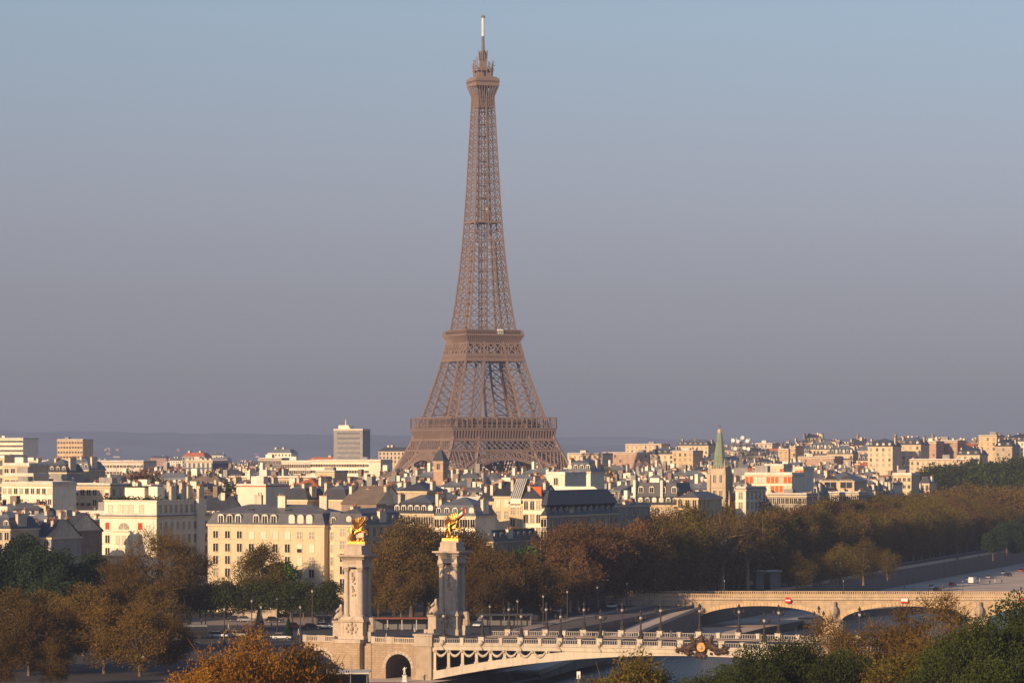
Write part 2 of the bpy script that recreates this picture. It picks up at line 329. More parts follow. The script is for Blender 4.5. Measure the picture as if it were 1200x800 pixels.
# ================================================================== THE IRON LATTICE TOWER
TD, TXC, TR = 2200.0, GX(566, 2200), R(23)
def interp(t, z):
    for (a, b), (c, d) in zip(t, t[1:]):
        if z <= c: return b + (d - b) * (z - a) / (c - a)
    return t[-1][1]
T_HALF = [(0, 62.5), (20, 50.3), (34, 42.8), (46, 37.2), (57, 33.2), (65, 30.6), (80, 26.2), (95, 22.2), (105, 19.9), (115, 17.8), (126, 15.6), (140, 13.8), (155, 12.2), (172, 10.7), (190, 9.5), (210, 8.4), (230, 7.5), (250, 6.6), (272, 5.6), (284, 5.2)]
T_LEG = [(0, 25), (34, 20), (57, 16.8), (65, 15.8), (105, 12.2), (115, 11.4), (126, 10.2), (155, 8.1), (190, 6.6), (230, 6.0), (284, 4.6)]
def lattice_tower():
    root = thing('lattice_tower', (TXC, TD, 0), TR, 'tall brown iron lattice tower with three platforms and a white mast, above the roofs', 'tower')
    iron = 'iron_brown'
    def legs(z0, z1, nlev, tc, tx, name, sub):
        zs = [z0 + (z1 - z0) * i / nlev for i in range(nlev + 1)]
        for sx in (-1, 1):
            for sy in (-1, 1):
                mb = MB(); prev = None
                for z in zs:
                    o = interp(T_HALF, z); i = max(.3, o - interp(T_LEG, z)); c = [(o * sx, o * sy, z), (i * sx, o * sy, z), (i * sx, i * sy, z), (o * sx, i * sy, z)]
                    if prev:
                        for k in range(4):
                            a, b, A, B = map(Vector, (prev[k], prev[(k + 1) % 4], c[k], c[(k + 1) % 4]))
                            mb.beam(a, A, tc, iron); mb.beam(a, B, tx, iron); mb.beam(b, A, tx, iron); mb.beam(A, B, tx * 1.1, iron)
                            if sub:
                                m0, m1 = (a + b) / 2, (A + B) / 2; l, r = (a + A) / 2, (b + B) / 2; tt = tx * .6
                                for p, q in ((m0, l), (m0, r), (m1, l), (m1, r), (l, r)): mb.beam(p, q, tt, iron)
                    prev = c
                mb.build(name, root)
    legs(0, 57, 5, 1.7, .55, 'leg', True); legs(57.5, 116, 6, 1.25, .40, 'leg', True)
    # upper shaft: four corner posts and the bracing of the four faces
    zs = [116.0]; step = 8.2
    while zs[-1] < 268: zs.append(zs[-1] + step); step = max(5.2, step * .965)
    zs[-1] = 276
    corner = {}; braces = {}
    for sx in (-1, 1):
        for sy in (-1, 1):
            mb = MB()
            for z, Z in zip(zs, zs[1:]):
                o, O = interp(T_HALF, z), interp(T_HALF, Z); mb.beam((o * sx, o * sy, z), (O * sx, O * sy, Z), 1.0 - .35 * (z - 116) / 160, iron)
            mb.build('corner_post', root)
    for k in range(4):
        mb = MB(); M = Matrix.Rotation(k * math.pi / 2, 3, 'Z')
        def P(x, y, z): return M @ Vector((x, y, z))
        for z, Z in zip(zs, zs[1:]):
            o, O = interp(T_HALF, z), interp(T_HALF, Z); g, Gp = max(0, o - interp(T_LEG, z)), max(0, O - interp(T_LEG, Z))
            xs = [(-o, -O), (-g, -Gp), (g, Gp), (o, O)] if z < 175 else [(-o, -O), (0, 0), (o, O)]
            for (a, A), (b, B) in zip(xs, xs[1:]):
                t = .32 if z < 200 else .28
                mb.beam(P(a, -o, z), P(B, -O, Z), t, iron); mb.beam(P(b, -o, z), P(A, -O, Z), t, iron)
                m0 = (a + b) / 2; h = (z + Z) / 2
                mb.beam(P(m0, -o, z), P((a + A) / 2, -(o + O) / 2, h), .2, iron); mb.beam(P(m0, -o, z), P((b + B) / 2, -(o + O) / 2, h), .26, iron)
            for a, A in xs[1:-1]: mb.beam(P(a, -o, z), P(A, -O, Z), .75, iron)
            mb.beam(P(-o, -o, z), P(o, -o, z), .45, iron)
        mb.build('shaft_bracing', root)
    mb = MB()                                       # inner lift guides
    for x, y in ((-2, -2), (2, -2), (2, 2), (-2, 2)): mb.beam((x, y, 116), (x, y, 276), .5, 'iron_dark')
    for z in range(120, 276, 8): mb.box(-2.2, 2.2, -2.2, 2.2, z, z + .5, 'iron_dark')
    mb.build('lift_shaft', root)
    mb = MB(); mb.box(-3.4, 3.4, -9.1, -6.5, 193, 194.2, iron); mb.box(-2.6, 2.6, -9, -7, 194.2, 198.5, 'iron_brown'); mb.box(-1.0, 1.0, -8.6, -7.2, 198.5, 202, 'tan_stone'); mb.box(-9.5, 9.5, -9.5, 9.5, 192.2, 193, iron)
    mb.build('intermediate_landing', root)
    # girders and arches under the first platform
    for k in range(4):
        M = Matrix.Rotation(k * math.pi / 2, 3, 'Z')
        def P(x, y, z): return M @ Vector((x, y, z))
        mb = MB(); z0, z1 = 43.6, 50.6; o0, o1 = interp(T_HALF, z0) + .6, interp(T_HALF, z1) + .6; n = 20
        mb.beam(P(-o0, -o0, z0), P(o0, -o0, z0), 1.5, iron); mb.beam(P(-o1, -o1, z1), P(o1, -o1, z1), 1.3, iron)
        for r in range(2):
            a0, a1 = r / 2, (r + 1) / 2
            for i in range(n):
                x0, x1 = -1 + 2 * i / n, -1 + 2 * (i + 1) / n
                def Q(x, a): o = o0 + (o1 - o0) * a; return P(x * o, -o, z0 + (z1 - z0) * a)
                mb.beam(Q(x0, a0), Q(x1, a1), .45, iron); mb.beam(Q(x1, a0), Q(x0, a1), .45, iron)
        mb.build('first_girder', root)
        mb = MB(); sp = 37.0; zc0, zc1 = 5.0, 43.0; n = 36; pts = []
        for i in range(n + 1):
            t = math.pi * i / n; z = zc0 + (zc1 - zc0 - 4.6) * math.sin(t) ** .9; x = -sp * math.cos(t); Z = zc0 + (zc1 - zc0) * math.sin(t) ** .9 + .2; X = -(sp + 4.2) * math.cos(t)
            pts.append((P(x, -interp(T_HALF, z) - .3, z), P(X, -interp(T_HALF, Z) - .3, Z), X, Z))
        for (a, A, X, Z), (b, B, X2, Z2) in zip(pts, pts[1:]):
            mb.beam(a, b, 1.7, iron); mb.beam(A, B, 1.5, iron); mb.beam(a, B, .5, iron); mb.beam(A, b, .5, iron); mb.beam(a, A, .5, iron)
        for a, A, X, Z in pts[5:-5]:                 # radial openwork between arch and girder
            if Z < 42: mb.beam(A, P(X * 1.06, -interp(T_HALF, 43.6) - .3, 43.6), .7, iron)
        mb.build('arch', root)
        mb = MB(); z0, z1 = 101.0, 112.5; n = 8       # belt of the second platform
        def Q(x, z): o = interp(T_HALF, z) + .5; return P(x * o, -o, z)
        for z in (102, 106.3, 113): mb.beam(Q(-1, z), Q(1, z), .9, iron)
        for a, b in ((106.3, 113),):
            for i in range(n):
                x0, x1 = -1 + 2 * i / n, -1 + 2 * (i + 1) / n; mb.beam(Q(x0, a), Q(x1, b), .6, iron); mb.beam(Q(x1, a), Q(x0, b), .6, iron); mb.beam(Q(x0, a), Q(x0, b), .6, iron)
        for i in range(48):
            x0, x1 = -1 + 2 * i / 48, -1 + 2 * (i + 1) / 48; mb.beam(Q(x0, 102), Q(x1, 106.3), .35, iron); mb.beam(Q(x1, 102), Q(x0, 106.3), .35, iron)
        mb.build('second_girder', root)
    # first platform: frieze, consoles, glazed gallery
    mb = MB(); s = 36.3
    for y0, y1, x0, x1 in ((-s, -s + 9, -s, s), (s - 9, s, -s, s), (-s + 9, s - 9, -s, -s + 9), (-s + 9, s - 9, s - 9, s)):
        mb.box(x0, x1, y0, y1, 56.6, 57.8, iron)
    mb.box(-s - .6, s + .6, -s - .6, s + .6, 57.8, 58.4, iron)
    for k in range(4):
        M = Matrix.Rotation(k * math.pi / 2, 3, 'Z'); P = lambda x, y, z: M @ Vector((x, y, z))
        v = [P(-s + 1, -s + 1.6, 51), P(s - 1, -s + 1.6, 51), P(s, -s + .9, 56.6), P(-s, -s + .9, 56.6)]; mb.face(v, 'iron_dark')  # darker iron here paints the shade of the gap behind the consoles
        for i in range(37):
            x = -s + 1 + (2 * s - 2) * i / 36; mb.beam(P(x, -s + 1.3, 51.2), P(x, -s + .2, 56.6), .75, iron)
        mb.beam(P(-s, -s + 1.3, 51.1), P(s, -s + 1.3, 51.1), .8, iron)
    mb.build('first_platform', root)
    mb = MB()
    for k in range(4):
        M = Matrix.Rotation(k * math.pi / 2, 3, 'Z'); P = lambda x, y, z: M @ Vector((x, y, z))
        for i in range(22):
            x = -s + 2 * s * i / 21; mb.beam(P(x, -s, 58.4), P(x, -s, 65), .42 if i % 3 else .7, iron)
        mb.beam(P(-s, -s, 65), P(s, -s, 65), .7, iron); mb.beam(P(-s, -s, 60), P(s, -s, 60), .35, iron)
    mb.build('gallery', root)
    mb = MB()
    for k in range(4):
        M = Matrix.Rotation(k * math.pi / 2, 3, 'Z'); c = [M @ Vector(p) for p in ((-20, -30, 58.4), (20, -30, 58.4), (20, -21, 58.4), (-20, -21, 58.4))]
        mb.poly(c + [p + Vector((0, 0, 5.6)) for p in c], [(0, 1, 5, 4), (1, 2, 6, 5), (2, 3, 7, 6), (3, 0, 4, 7), (4, 5, 6, 7)], 'iron_dark')
    mb.build('pavilion', root)
    # second platform
    mb = MB(); mb.frust(-17.6, 17.6, -17.6, 17.6, 112.6, -20.2, 20.2, -20.2, 20.2, 118.2, iron); mb.box(-20.6, 20.6, -20.6, 20.6, 118.2, 119.2, iron); mb.box(-18.8, 18.8, -18.8, 18.8, 119.2, 121.6, 'iron_dark'); mb.box(-19.3, 19.3, -19.3, 19.3, 121.6, 122.1, iron)
    for k in range(4):
        M = Matrix.Rotation(k * math.pi / 2, 3, 'Z'); P = lambda x, y, z: M @ Vector((x, y, z))
        for i in range(27): x = -19.6 + 39.2 * i / 26; mb.beam(P(x * .88, -17.7, 112.8), P(x, -20.5, 118.2), .35, iron); mb.beam(P(x, -20.3, 119.2), P(x, -20.3, 121), .2, iron)
        mb.beam(P(-20.3, -20.3, 121), P(20.3, -20.3, 121), .3, iron)
    mb.box(2, 6, -19.9, -18.6, 119.2, 122.3, 'antenna_white'); mb.build('second_platform', root)
    # top
    mb = MB(); mb.box(-5.7, 5.7, -5.7, 5.7, 267, 268, iron)
    for k in range(4):
        M = Matrix.Rotation(k * math.pi / 2, 3, 'Z')
        for i in range(9): x = -1 + i / 4; mb.beam(M @ Vector((x * 5.5, -5.5, 268)), M @ Vector((x * 5.8, -5.9, 275)), .4, iron); mb.beam(M @ Vector((x * 5.8, -5.9, 275)), M @ Vector((x * 7.9, -7.9, 281)), .42, iron)
    mb.box(-2.6, 2.6, -2.6, 2.6, 268, 281, 'iron_dark')
    
    mb.box(-8.2, 8.2, -8.2, 8.2, 281, 286, iron); mb.box(-8.3, 8.3, -8.3, 8.3, 283.2, 284.4, 'iron_dark'); mb.box(-7, 7, -7, 7, 286, 287, iron); mb.box(-3.6, 3.6, -3.6, 3.6, 287, 291, 'iron_brown')
    mb.box(-5.6, 5.6, -5.6, 5.6, 291, 291.6, iron); mb.frust(-2.6, 2.6, -2.6, 2.6, 291.6, -1.5, 1.5, -1.5, 1.5, 300, iron)
    for i in range(12):
        t = i * math.pi / 6; c, s_ = math.cos(t), math.sin(t); mb.beam((c * 6, s_ * 6, 286), (c * 6.6, s_ * 6.6, 296 + (i * 7 % 5)), .5, iron); mb.beam((c * 3, s_ * 3, 292), (c * 8, s_ * 8, 293 + (i % 3)), .35, iron)
        mb.beam((c * 2.6, s_ * 2.6, 298), (c * 2.8, s_ * 2.8, 303 + (i % 3)), .4, iron)
    mb.build('top_platform', root)
    mb = MB(); mb.cone((0, 0, 299), (0, 0, 305), 2.2, 1.4, 'steel_grey'); mb.cone((0, 0, 304), (0, 0, 314), 1.2, 1.0, 'steel_grey'); mb.cone((0, 0, 314), (0, 0, 326), .95, .85, 'antenna_white')
    mb.cone((0, 0, 326), (0, 0, 327.2), 1.5, 1.5, 'steel_grey'); mb.cone((0, 0, 327), (0, 0, 329), .2, .1, 'steel_grey'); mb.build('mast', root)
lattice_tower()
# ================================================================== THE METAL ARCH BRIDGE
LB, WB = 127.0, 33.0
def zd(u): return 1.75 + .65 * (1 - ((u - LB / 2) / (LB / 2)) ** 2)
def za(u): t = (u - LB / 2) / (LB / 2); return -6.2 + 6.9 * (1 - t * t)
ROT = R(-ANG)
def arch_bridge():
    root = thing('arch_bridge', (B0.x, B0.y, 0), ROT, 'long white metal arch bridge hung with garlands, spanning the river from the gilded columns', 'bridge')
    n = 60; us = [LB * i / n for i in range(n + 1)]
    mb = MB()
    for a, b in zip(us, us[1:]):
        za_, zb_ = zd(a), zd(b)
        mb.poly([(a, .5, za_), (b, .5, zb_), (b, WB - .5, zb_), (a, WB - .5, za_), (a, .5, za_ - 1), (b, .5, zb_ - 1), (b, WB - .5, zb_ - 1), (a, WB - .5, za_ - 1)], [(0, 1, 2, 3), (7, 6, 5, 4)], 'asphalt')
        for y0, y1 in ((.5, 6), (WB - 6, WB - .5)): mb.box(a, b, y0, y1, za_ + .01, (za_ + zb_) / 2 + .16, 'paving')
    mb.build('deck', root)
    for y0, y1, nm in ((-.25, .5, 'near'), (WB - .5, WB + .25, 'far')):
        mb = MB()
        for a, b in zip(us, us[1:]):
            z0, z1 = zd(a), zd(b)
            def seg(yy0, yy1, lo, hi, m):
                mb.poly([(a, yy0, z0 + lo), (b, yy0, z1 + lo), (b, yy1, z1 + lo), (a, yy1, z0 + lo), (a, yy0, z0 + hi), (b, yy0, z1 + hi), (b, yy1, z1 + hi), (a, yy1, z0 + hi)], [(0, 1, 5, 4), (2, 3, 7, 6), (4, 5, 6, 7), (3, 2, 1, 0)], m)
            seg(y0 - .15, y1 + .15, -.05, .2, 'bridge_white'); seg(y0, y1, -1.35, -.05, 'bridge_white'); seg(y0 - .25, y1, -.45, -.2, 'bridge_white'); seg(y0, y1 - .4, .98, 1.12, 'bridge_grey')
            for k in range(4):
                u = a + (b - a) * (k + .5) / 4; mb.cone((u, (y0 + y1) / 2 - .15, zd(u) + .18), (u, (y0 + y1) / 2 - .15, zd(u) + .99), .10, .10, 'bridge_grey', 5, False)
        mb.build('parapet', root)
        k = 0
        u = 4.0
        while u < LB:
            mb = MB(); z = zd(u); big = k % 2 == 0; s = .6 if big else .38
            mb.box(u - s, u + s, y0 - .35, y1 + .1, z - .2, z + (1.35 if big else 1.2), 'bridge_white'); mb.box(u - s - .12, u + s + .12, y0 - .45, y1 + .2, z + (1.35 if big else 1.2), z + (1.5 if big else 1.32), 'bridge_white')
            if big: mb.ball((u, y0 - .5, z + .3), .62, 'bridge_white', 8, 5); mb.cone((u - .7, y0 - .3, z - .2), (u + .3, y0 - .3, z - 1.2), .3, .15, 'bridge_white', 6)
            mb.build('pedestal', root); u += 4.55; k += 1
    for y0 in [0.0] + [WB * i / 6 for i in range(1, 6)] + [WB - .9]:
        mb = MB(); edge = y0 in (0.0, WB - .9)
        for a, b in zip(us, us[1:]):
            d = (1.5, 1.5)
            mb.poly([(a, y0, za(a)), (b, y0, za(b)), (b, y0 + .9, za(b)), (a, y0 + .9, za(a)), (a, y0, min(za(a) + 1.75, zd(a) - .4)), (b, y0, min(za(b) + 1.75, zd(b) - .4)), (b, y0 + .9, min(za(b) + 1.75, zd(b) - .4)), (a, y0 + .9, min(za(a) + 1.75, zd(a) - .4))], [(0, 1, 5, 4), (2, 3, 7, 6), (4, 5, 6, 7), (3, 2, 1, 0)], 'bridge_white' if edge else 'steel_grey')
            if edge: mb.poly([(a, y0 - .18, za(a) - .02), (b, y0 - .18, za(b) - .02), (b, y0, za(b) - .02), (a, y0, za(a) - .02), (a, y0 - .18, za(a) + .3), (b, y0 - .18, za(b) + .3), (b, y0, za(b) + .3), (a, y0, za(a) + .3)], [(0, 1, 5, 4), (4, 5, 6, 7), (3, 2, 1, 0)], 'bridge_white')
        mb.build('arch', root)
    u = 1.8; cols = []
    while u < LB:
        top, bot = zd(u) - 1.35, za(u) + 1.7; cols.append(u)
        if top - bot > .35:
            for y0 in (.1, WB - .6):
                mb = MB(); mb.box(u - .33, u + .33, y0, y0 + .5, bot, top, 'bridge_white'); mb.box(u - .55, u + .55, y0 - .12, y0 + .6, top - .5, top, 'bridge_white'); mb.box(u - .5, u + .5, y0 - .1, y0 + .55, bot, bot + .35, 'bridge_white'); mb.ball((u, y0 - .15, top - .15), .42, 'pale_limestone', 6, 4)
                mb.build('column', root)
        u += 3.3 if u > 3 else 3.3
    for a, b in zip(cols, cols[1:]):
        top = zd((a + b) / 2) - 1.35
        if top - (za((a + b) / 2) + 1.7) < .5: continue
        mb = MB(); pts = []
        for i in range(9):
            t = i / 8; pts.append(Vector((a + .35 + (b - a - .7) * t, -.12, top - .25 - 1.0 * (1 - (2 * t - 1) ** 2))))
        for i, (p, q) in enumerate(zip(pts, pts[1:])):
            r0 = .14 + .2 * math.sin(math.pi * i / 8); r1 = .14 + .2 * math.sin(math.pi * (i + 1) / 8); mb.cone(p, q, r0, r1, 'bridge_white', 6)
        mb.build('garland', root, smooth=True)
    # crown ornament: two reclining figures in dark copper round a gilded shield
    mb = MB(); c = LB / 2; z = zd(c); rng = random.Random(4)
    for i in range(80):
        x = rng.uniform(-5.6, 5.6); hh = 1.9 * (1 - abs(x) / 7.2); r = rng.uniform(.3, .62); mb.ball((c + x, -.7 + rng.uniform(-.3, .2), z - .35 + rng.uniform(-hh * .8, hh)), r, 'bronze_copper', 6, 4)
    for s in (-1, 1):
        mb.cone((c + s * 1.5, -.9, z + .7), (c + s * 4.6, -.9, z - .6), .75, .4, 'bronze_copper', 7); mb.cone((c + s * 1.4, -.9, z + .6), (c + s * 2.2, -.9, z + 2.0), .5, .35, 'bronze_copper', 7); mb.ball((c + s * 2.3, -.95, z + 2.3), .42, 'bronze_copper', 7, 5)
        mb.cone((c + s * 4.4, -.9, z - .5), (c + s * 5.9, -.8, z + .4), .4, .15, 'bronze_copper', 6); mb.cone((c + s * 1.6, -1, z + 1.4), (c + s * .5, -1.1, z + 2.3), .22, .16, 'bronze_copper', 6)
    mb.cone((c, -.9, z + 1.2), (c, -.9, z + 2.7), .8, .3, 'bronze_copper', 7); mb.cone((c, -.8, z - 1), (c, -.7, z - 2.4), .5, .15, 'bronze_copper', 7)
    orn = mb.build('crown_ornament', root, smooth=True)
    mb = MB(); v = []
    for i in range(14): t = 2 * math.pi * i / 14; v.append((c + .95 * math.cos(t), -1.35, z + .1 + .85 * math.sin(t) + (.25 if math.sin(t) > .7 else 0)))
    mb.poly(v + [(x, -1.0, q) for x, y, q in v], [tuple(range(13, -1, -1))] + [(i, (i + 1) % 14, 14 + (i + 1) % 14, 14 + i) for i in range(14)], 'old_gold'); mb.ball((c, -1.35, z + .1), .42, 'pale_limestone', 8, 5)
    mb.build('shield', orn, smooth=False)
    return root
arch_bridge()

def abut():
    root = thing('abutment', (B0.x, B0.y, 0), ROT, 'tan stone bridge abutment with an arched passage and blind arch, under the nearer gilded column', 'abutment')
    def wall_with_arch(name, u0, u1, y, z0, z1, c, r, zs, depth, m='ashlar'):
        mb = MB(); n = 12
        mb.face([(u0, y, z0), (c - r, y, z0), (c - r, y, z1), (u0, y, z1)], m); mb.face([(c + r, y, z0), (u1, y, z0), (u1, y, z1), (c + r, y, z1)], m)
        P = [(c - r * math.cos(math.pi * i / n), zs + r * math.sin(math.pi * i / n)) for i in range(n + 1)]
        for (a, za_), (b, zb_) in zip(P, P[1:]): mb.face([(a, y, za_), (b, y, zb_), (b, y, z1), (a, y, z1)], m)
        Q = [(c - r, z0)] + P + [(c + r, z0)]
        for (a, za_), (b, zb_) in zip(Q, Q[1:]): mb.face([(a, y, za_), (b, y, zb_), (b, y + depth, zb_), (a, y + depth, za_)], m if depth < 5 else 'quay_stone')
        mb.face([(c - r, y + depth, z0 - 1), (c + r, y + depth, z0), (c + r, y + depth, zs + r), (c - r, y + depth, zs + r)], m if depth < 5 else 'bronze_dark')  # near-black end face and darker lining paint in the tunnel's darkness
        for i in range(n):                             # voussoirs a little proud
            t0, t1 = math.pi * (i + .06) / n, math.pi * (i + .94) / n; R0, R1 = r + .02, r + .75
            q = [(c - R0 * math.cos(t0), zs + R0 * math.sin(t0)), (c - R0 * math.cos(t1), zs + R0 * math.sin(t1)), (c - R1 * math.cos(t1), zs + R1 * math.sin(t1)), (c - R1 * math.cos(t0), zs + R1 * math.sin(t0))]
            mb.poly([(a, y - .12, b) for a, b in q] + [(a, y, b) for a, b in q], [(0, 1, 2, 3), (0, 4, 5, 1), (1, 5, 6, 2), (2, 6, 7, 3), (3, 7, 4, 0)], 'pale_limestone')
        mb.face([(u0, y, z0), (u0, y, z1), (u0, y + 9, z1), (u0, y + 9, z0)], m); mb.face([(u1, y, z0), (u1, y + 34, z0), (u1, y + 34, z1), (u1, y, z1)], m); mb.face([(u0, y, z1), (u1, y, z1), (u1, y + 9, z1), (u0, y + 9, z1)], 'paving')
        return mb.build(name, root)
    wall_with_arch('passage_wall', -13.3, -.6, 0, -8.5, 1.5, -6.8, 3.05, -3.7, 32)
    wall_with_arch('blind_arch_wall', -29.5, -21.6, -.6, -8.5, 1.5, -25.4, 2.9, -3.2, 1.2)
    mb = MB(); mb.box(-21.6, -15.2, -1.9, 9, -8.5, 1.5, 'ashlar'); mb.box(-21.9, -14.9, -2.2, 9, 1.5, 2.3, 'pale_limestone'); mb.box(-15.2, -13.3, -.2, 9, -8.5, 1.45, 'ashlar'); mb.box(-19.3, -18.9, -1.95, -1.8, -4.6, -4.1, 'glass_dark'); mb.box(-18.4, -18, -1.95, -1.8, -4.6, -4.1, 'glass_dark'); mb.build('buttress', root)
    mb = MB(); mb.box(-2.2, 1.4, -.7, 2.4, -8.5, 1.2, 'weathered_stone'); mb.box(-2.6, 1.7, -1, 2.6, 1.2, 3.4, 'pale_limestone'); mb.box(-2.8, 1.9, -1.2, 2.8, 3.4, 3.8, 'pale_limestone'); mb.build('end_block', root)
    for u0, u1, y in ((-13.3, -2.6, -.2), (-29.7, -21.9, -.8)):
        mb = MB()
        mb.box(u0, u1, y, y + .9, 1.5, 1.85, 'pale_limestone'); mb.box(u0, u1, y + .1, y + .7, 2.65, 2.9, 'pale_limestone'); mb.box(u0 + 3.5, u0 + 5.6, y, y + .8, 1.85, 3.0, 'pale_limestone'); mb.box(u0, u0 + 1, y, y + .8, 1.85, 3.0, 'pale_limestone')
        x = u0 + .3
        while x < u1: mb.cone((x, y + .4, 1.8), (x, y + .4, 2.7), .17, .17, 'pale_limestone', 5, False); x += .45
        mb.build('balustrade', root)
    mb = MB(); mb.face([(-1, 0, -8.5), (-1, 33, -8.5), (-1, 33, 1.6), (-1, 0, 1.6)], 'quay_stone'); mb.build('under_bridge_wall', root)
    mb = MB(); mb.box(-29.5, 0, 9, 42, -.5, 1.7, 'asphalt'); mb.build('approach', root)
    # carved shell in the blind arch
    mb = MB()
    for i in range(9): t = math.pi * (i + .5) / 9; mb.cone((-25.4, .4, -3.2), (-25.4 - 2.4 * math.cos(t), .3, -3.2 + 2.4 * math.sin(t)), .2, .38, 'pale_limestone', 6)
    mb.ball((-25.4, .2, -3), .9, 'pale_limestone', 8, 5); mb.build('carved_shell', root)
abut()

def trophy(mb, x, y, z, s, m, nx, ny, seed):
    rng = random.Random(seed)
    for i in range(11):
        a, b = rng.uniform(-.5, .5) * s, rng.uniform(-1.2, 1.2) * s; mb.ball((x + a * abs(ny), y + a * abs(nx), z + b), rng.uniform(.18, .34) * s, m, 6, 4)
def column_monument(u, v, label, seed, seated):
    p = BL(u, v); root = thing('bridge_column', (p.x, p.y, 1.7), ROT, label, 'monument', 'stone columns topped with gilded statues')
    st = 'pale_limestone'
    mb = MB(); mb.box(-3.1, 3.1, -3.1, 3.1, 0, 1.3, st); mb.box(-2.7, 2.7, -2.7, 2.7, 1.3, 4.3, st); mb.box(-3.1, 3.1, -3.1, 3.1, 4.3, 4.75, 'weathered_stone'); mb.frust(-2.9, 2.9, -2.9, 2.9, 4.75, -2.5, 2.5, -2.5, 2.5, 5.4, st)
    for a in range(8): mb.ball((1.3 * math.cos(a * .785), -2.75, 2.9 + 1.0 * math.sin(a * .785)), .35, 'weathered_stone', 6, 4)
    mb.ball((0, -2.8, 2.9), .6, st, 8, 5); mb.build('plinth', root)
    mb = MB(); mb.box(-1.65, 1.65, -1.65, 1.65, 5.4, 15.6, st)
    for k in range(4):
        nx, ny = ((0, -1), (1, 0), (0, 1), (-1, 0))[k]; mb.box(*( (-1.0, 1.0, 1.65 * ny - .06, 1.65 * ny + .06) if ny else (1.65 * nx - .06, 1.65 * nx + .06, -1.0, 1.0)), 5.9, 15.2, st)
    mb.build('shaft', root)
    for sx in (-1, 1):
        for sy in (-1, 1):
            mb = MB(); mb.lathe([(.78, 5.4), (.78, 5.7), (.62, 5.9), (.62, 6.2), (.56, 15.0), (.66, 15.1)], st, 12, (sx * 1.72, sy * 1.72, 0)); col = mb.build('column', root)
            mb = MB(); mb.lathe([(.6, 15.0), (.8, 15.4), (.72, 15.55), (.95, 15.95)], 'weathered_stone', 8, (sx * 1.72, sy * 1.72, 0))
            for a in (1, -1): mb.ball((sx * 1.72 + a * .6, sy * 2.2, 15.7), .25, 'weathered_stone', 6, 4); mb.ball((sx * 2.2, sy * 1.72 + a * .6, 15.7), .25, 'weathered_stone', 6, 4)
            mb.box(sx * 1.72 - .8, sx * 1.72 + .8, sy * 1.72 - .8, sy * 1.72 + .8, 15.95, 16.1, st); mb.build('capital', col)
    mb = MB(); mb.box(-2.4, 2.4, -2.4, 2.4, 16.1, 16.7, st); mb.box(-2.3, 2.3, -2.3, 2.3, 16.7, 17.9, 'weathered_stone'); mb.frust(-2.4, 2.4, -2.4, 2.4, 17.9, -3.2, 3.2, -3.2, 3.2, 18.4, st); mb.box(-3.35, 3.35, -3.35, 3.35, 18.4, 18.75, 'weathered_stone')
    x = -2.3
    while x < 2.4:
        for sg in (-1, 1): mb.box(x - .1, x + .1, sg * 2.6 - .2, sg * 2.6 + .2, 17.75, 17.95, st); mb.box(sg * 2.6 - .2, sg * 2.6 + .2, x - .1, x + .1, 17.75, 17.95, st)
        x += .42
    mb.build('cornice', root)
    mb = MB(); mb.box(-2.2, 2.2, -2.2, 2.2, 18.75, 19.6, st); mb.box(-2.0, 2.0, -2.0, 2.0, 19.6, 20.7, st); mb.build('attic_block', root)
    mb = MB(); trophy(mb, 0, -1.8, 13.5, 1.0, 'weathered_stone', 0, 1, seed); trophy(mb, 0, -1.8, 10.9, .8, 'weathered_stone', 0, 1, seed + 1); mb.build('carved_trophy', root, smooth=True)
    mb = MB(); mb.box(-6.0, -3.1, -2.1, 2.1, 0, 1.1, st); mb.box(-5.2, -3.1, -1.6, 1.6, 1.1, 4.0, st); mb.box(-5.4, -3.1, -1.8, 1.8, 4.0, 4.4, 'weathered_stone'); base = mb.build('statue_pedestal', root)
    f = skin_mesh('seated', [(-4.2, 0, 5.2, .75), (-4.1, 0, 6.2, .7), (-4.0, 0, 7.0, .5), (-4.0, 0, 7.5, .28), (-4.05, 0, 8.0, .42), (-4.9, .5, 5.4, .42), (-5.3, .55, 4.7, .32), (-4.9, -.5, 5.4, .42), (-5.3, -.6, 4.6, .32), (-4.2, .9, 6.9, .28), (-4.6, 1.2, 6.0, .22), (-4.2, -.9, 6.9, .28), (-4.8, -1.1, 6.2, .2), (-3.7, 0, 4.7, .8)],
                  [(0, 1), (1, 2), (2, 3), (3, 4), (0, 5), (5, 6), (0, 7), (7, 8), (2, 9), (9, 10), (2, 11), (11, 12), (0, 13)], 'pale_limestone')
    link('seated_figure', f, base)
    mb = MB(); mb.box(3.1, 4.0, -1.6, 1.6, 0, 1.1, st); mb.cone((3.5, 0, 3.2), (3.5, 0, 5.2), .9, .6, 'weathered_stone', 8); mb.ball((3.5, 0, 2.6), 1.0, 'weathered_stone', 8, 6); mb.box(3.1, 3.9, -1.2, 1.2, 1.1, 2.2, st); mb.build('foot_ornament', root)
    return root
COLA = (-18.0, 2.5); COLB = (-11.3, 35.4)
column_monument(*COLA, 'pale stone column on the tan abutment, fully sunlit, nearer of the two gilded columns', 11, 1)
column_monument(*COLB, 'pale stone column with its lower shaft in shadow, farther of the two gilded columns', 23, 1)

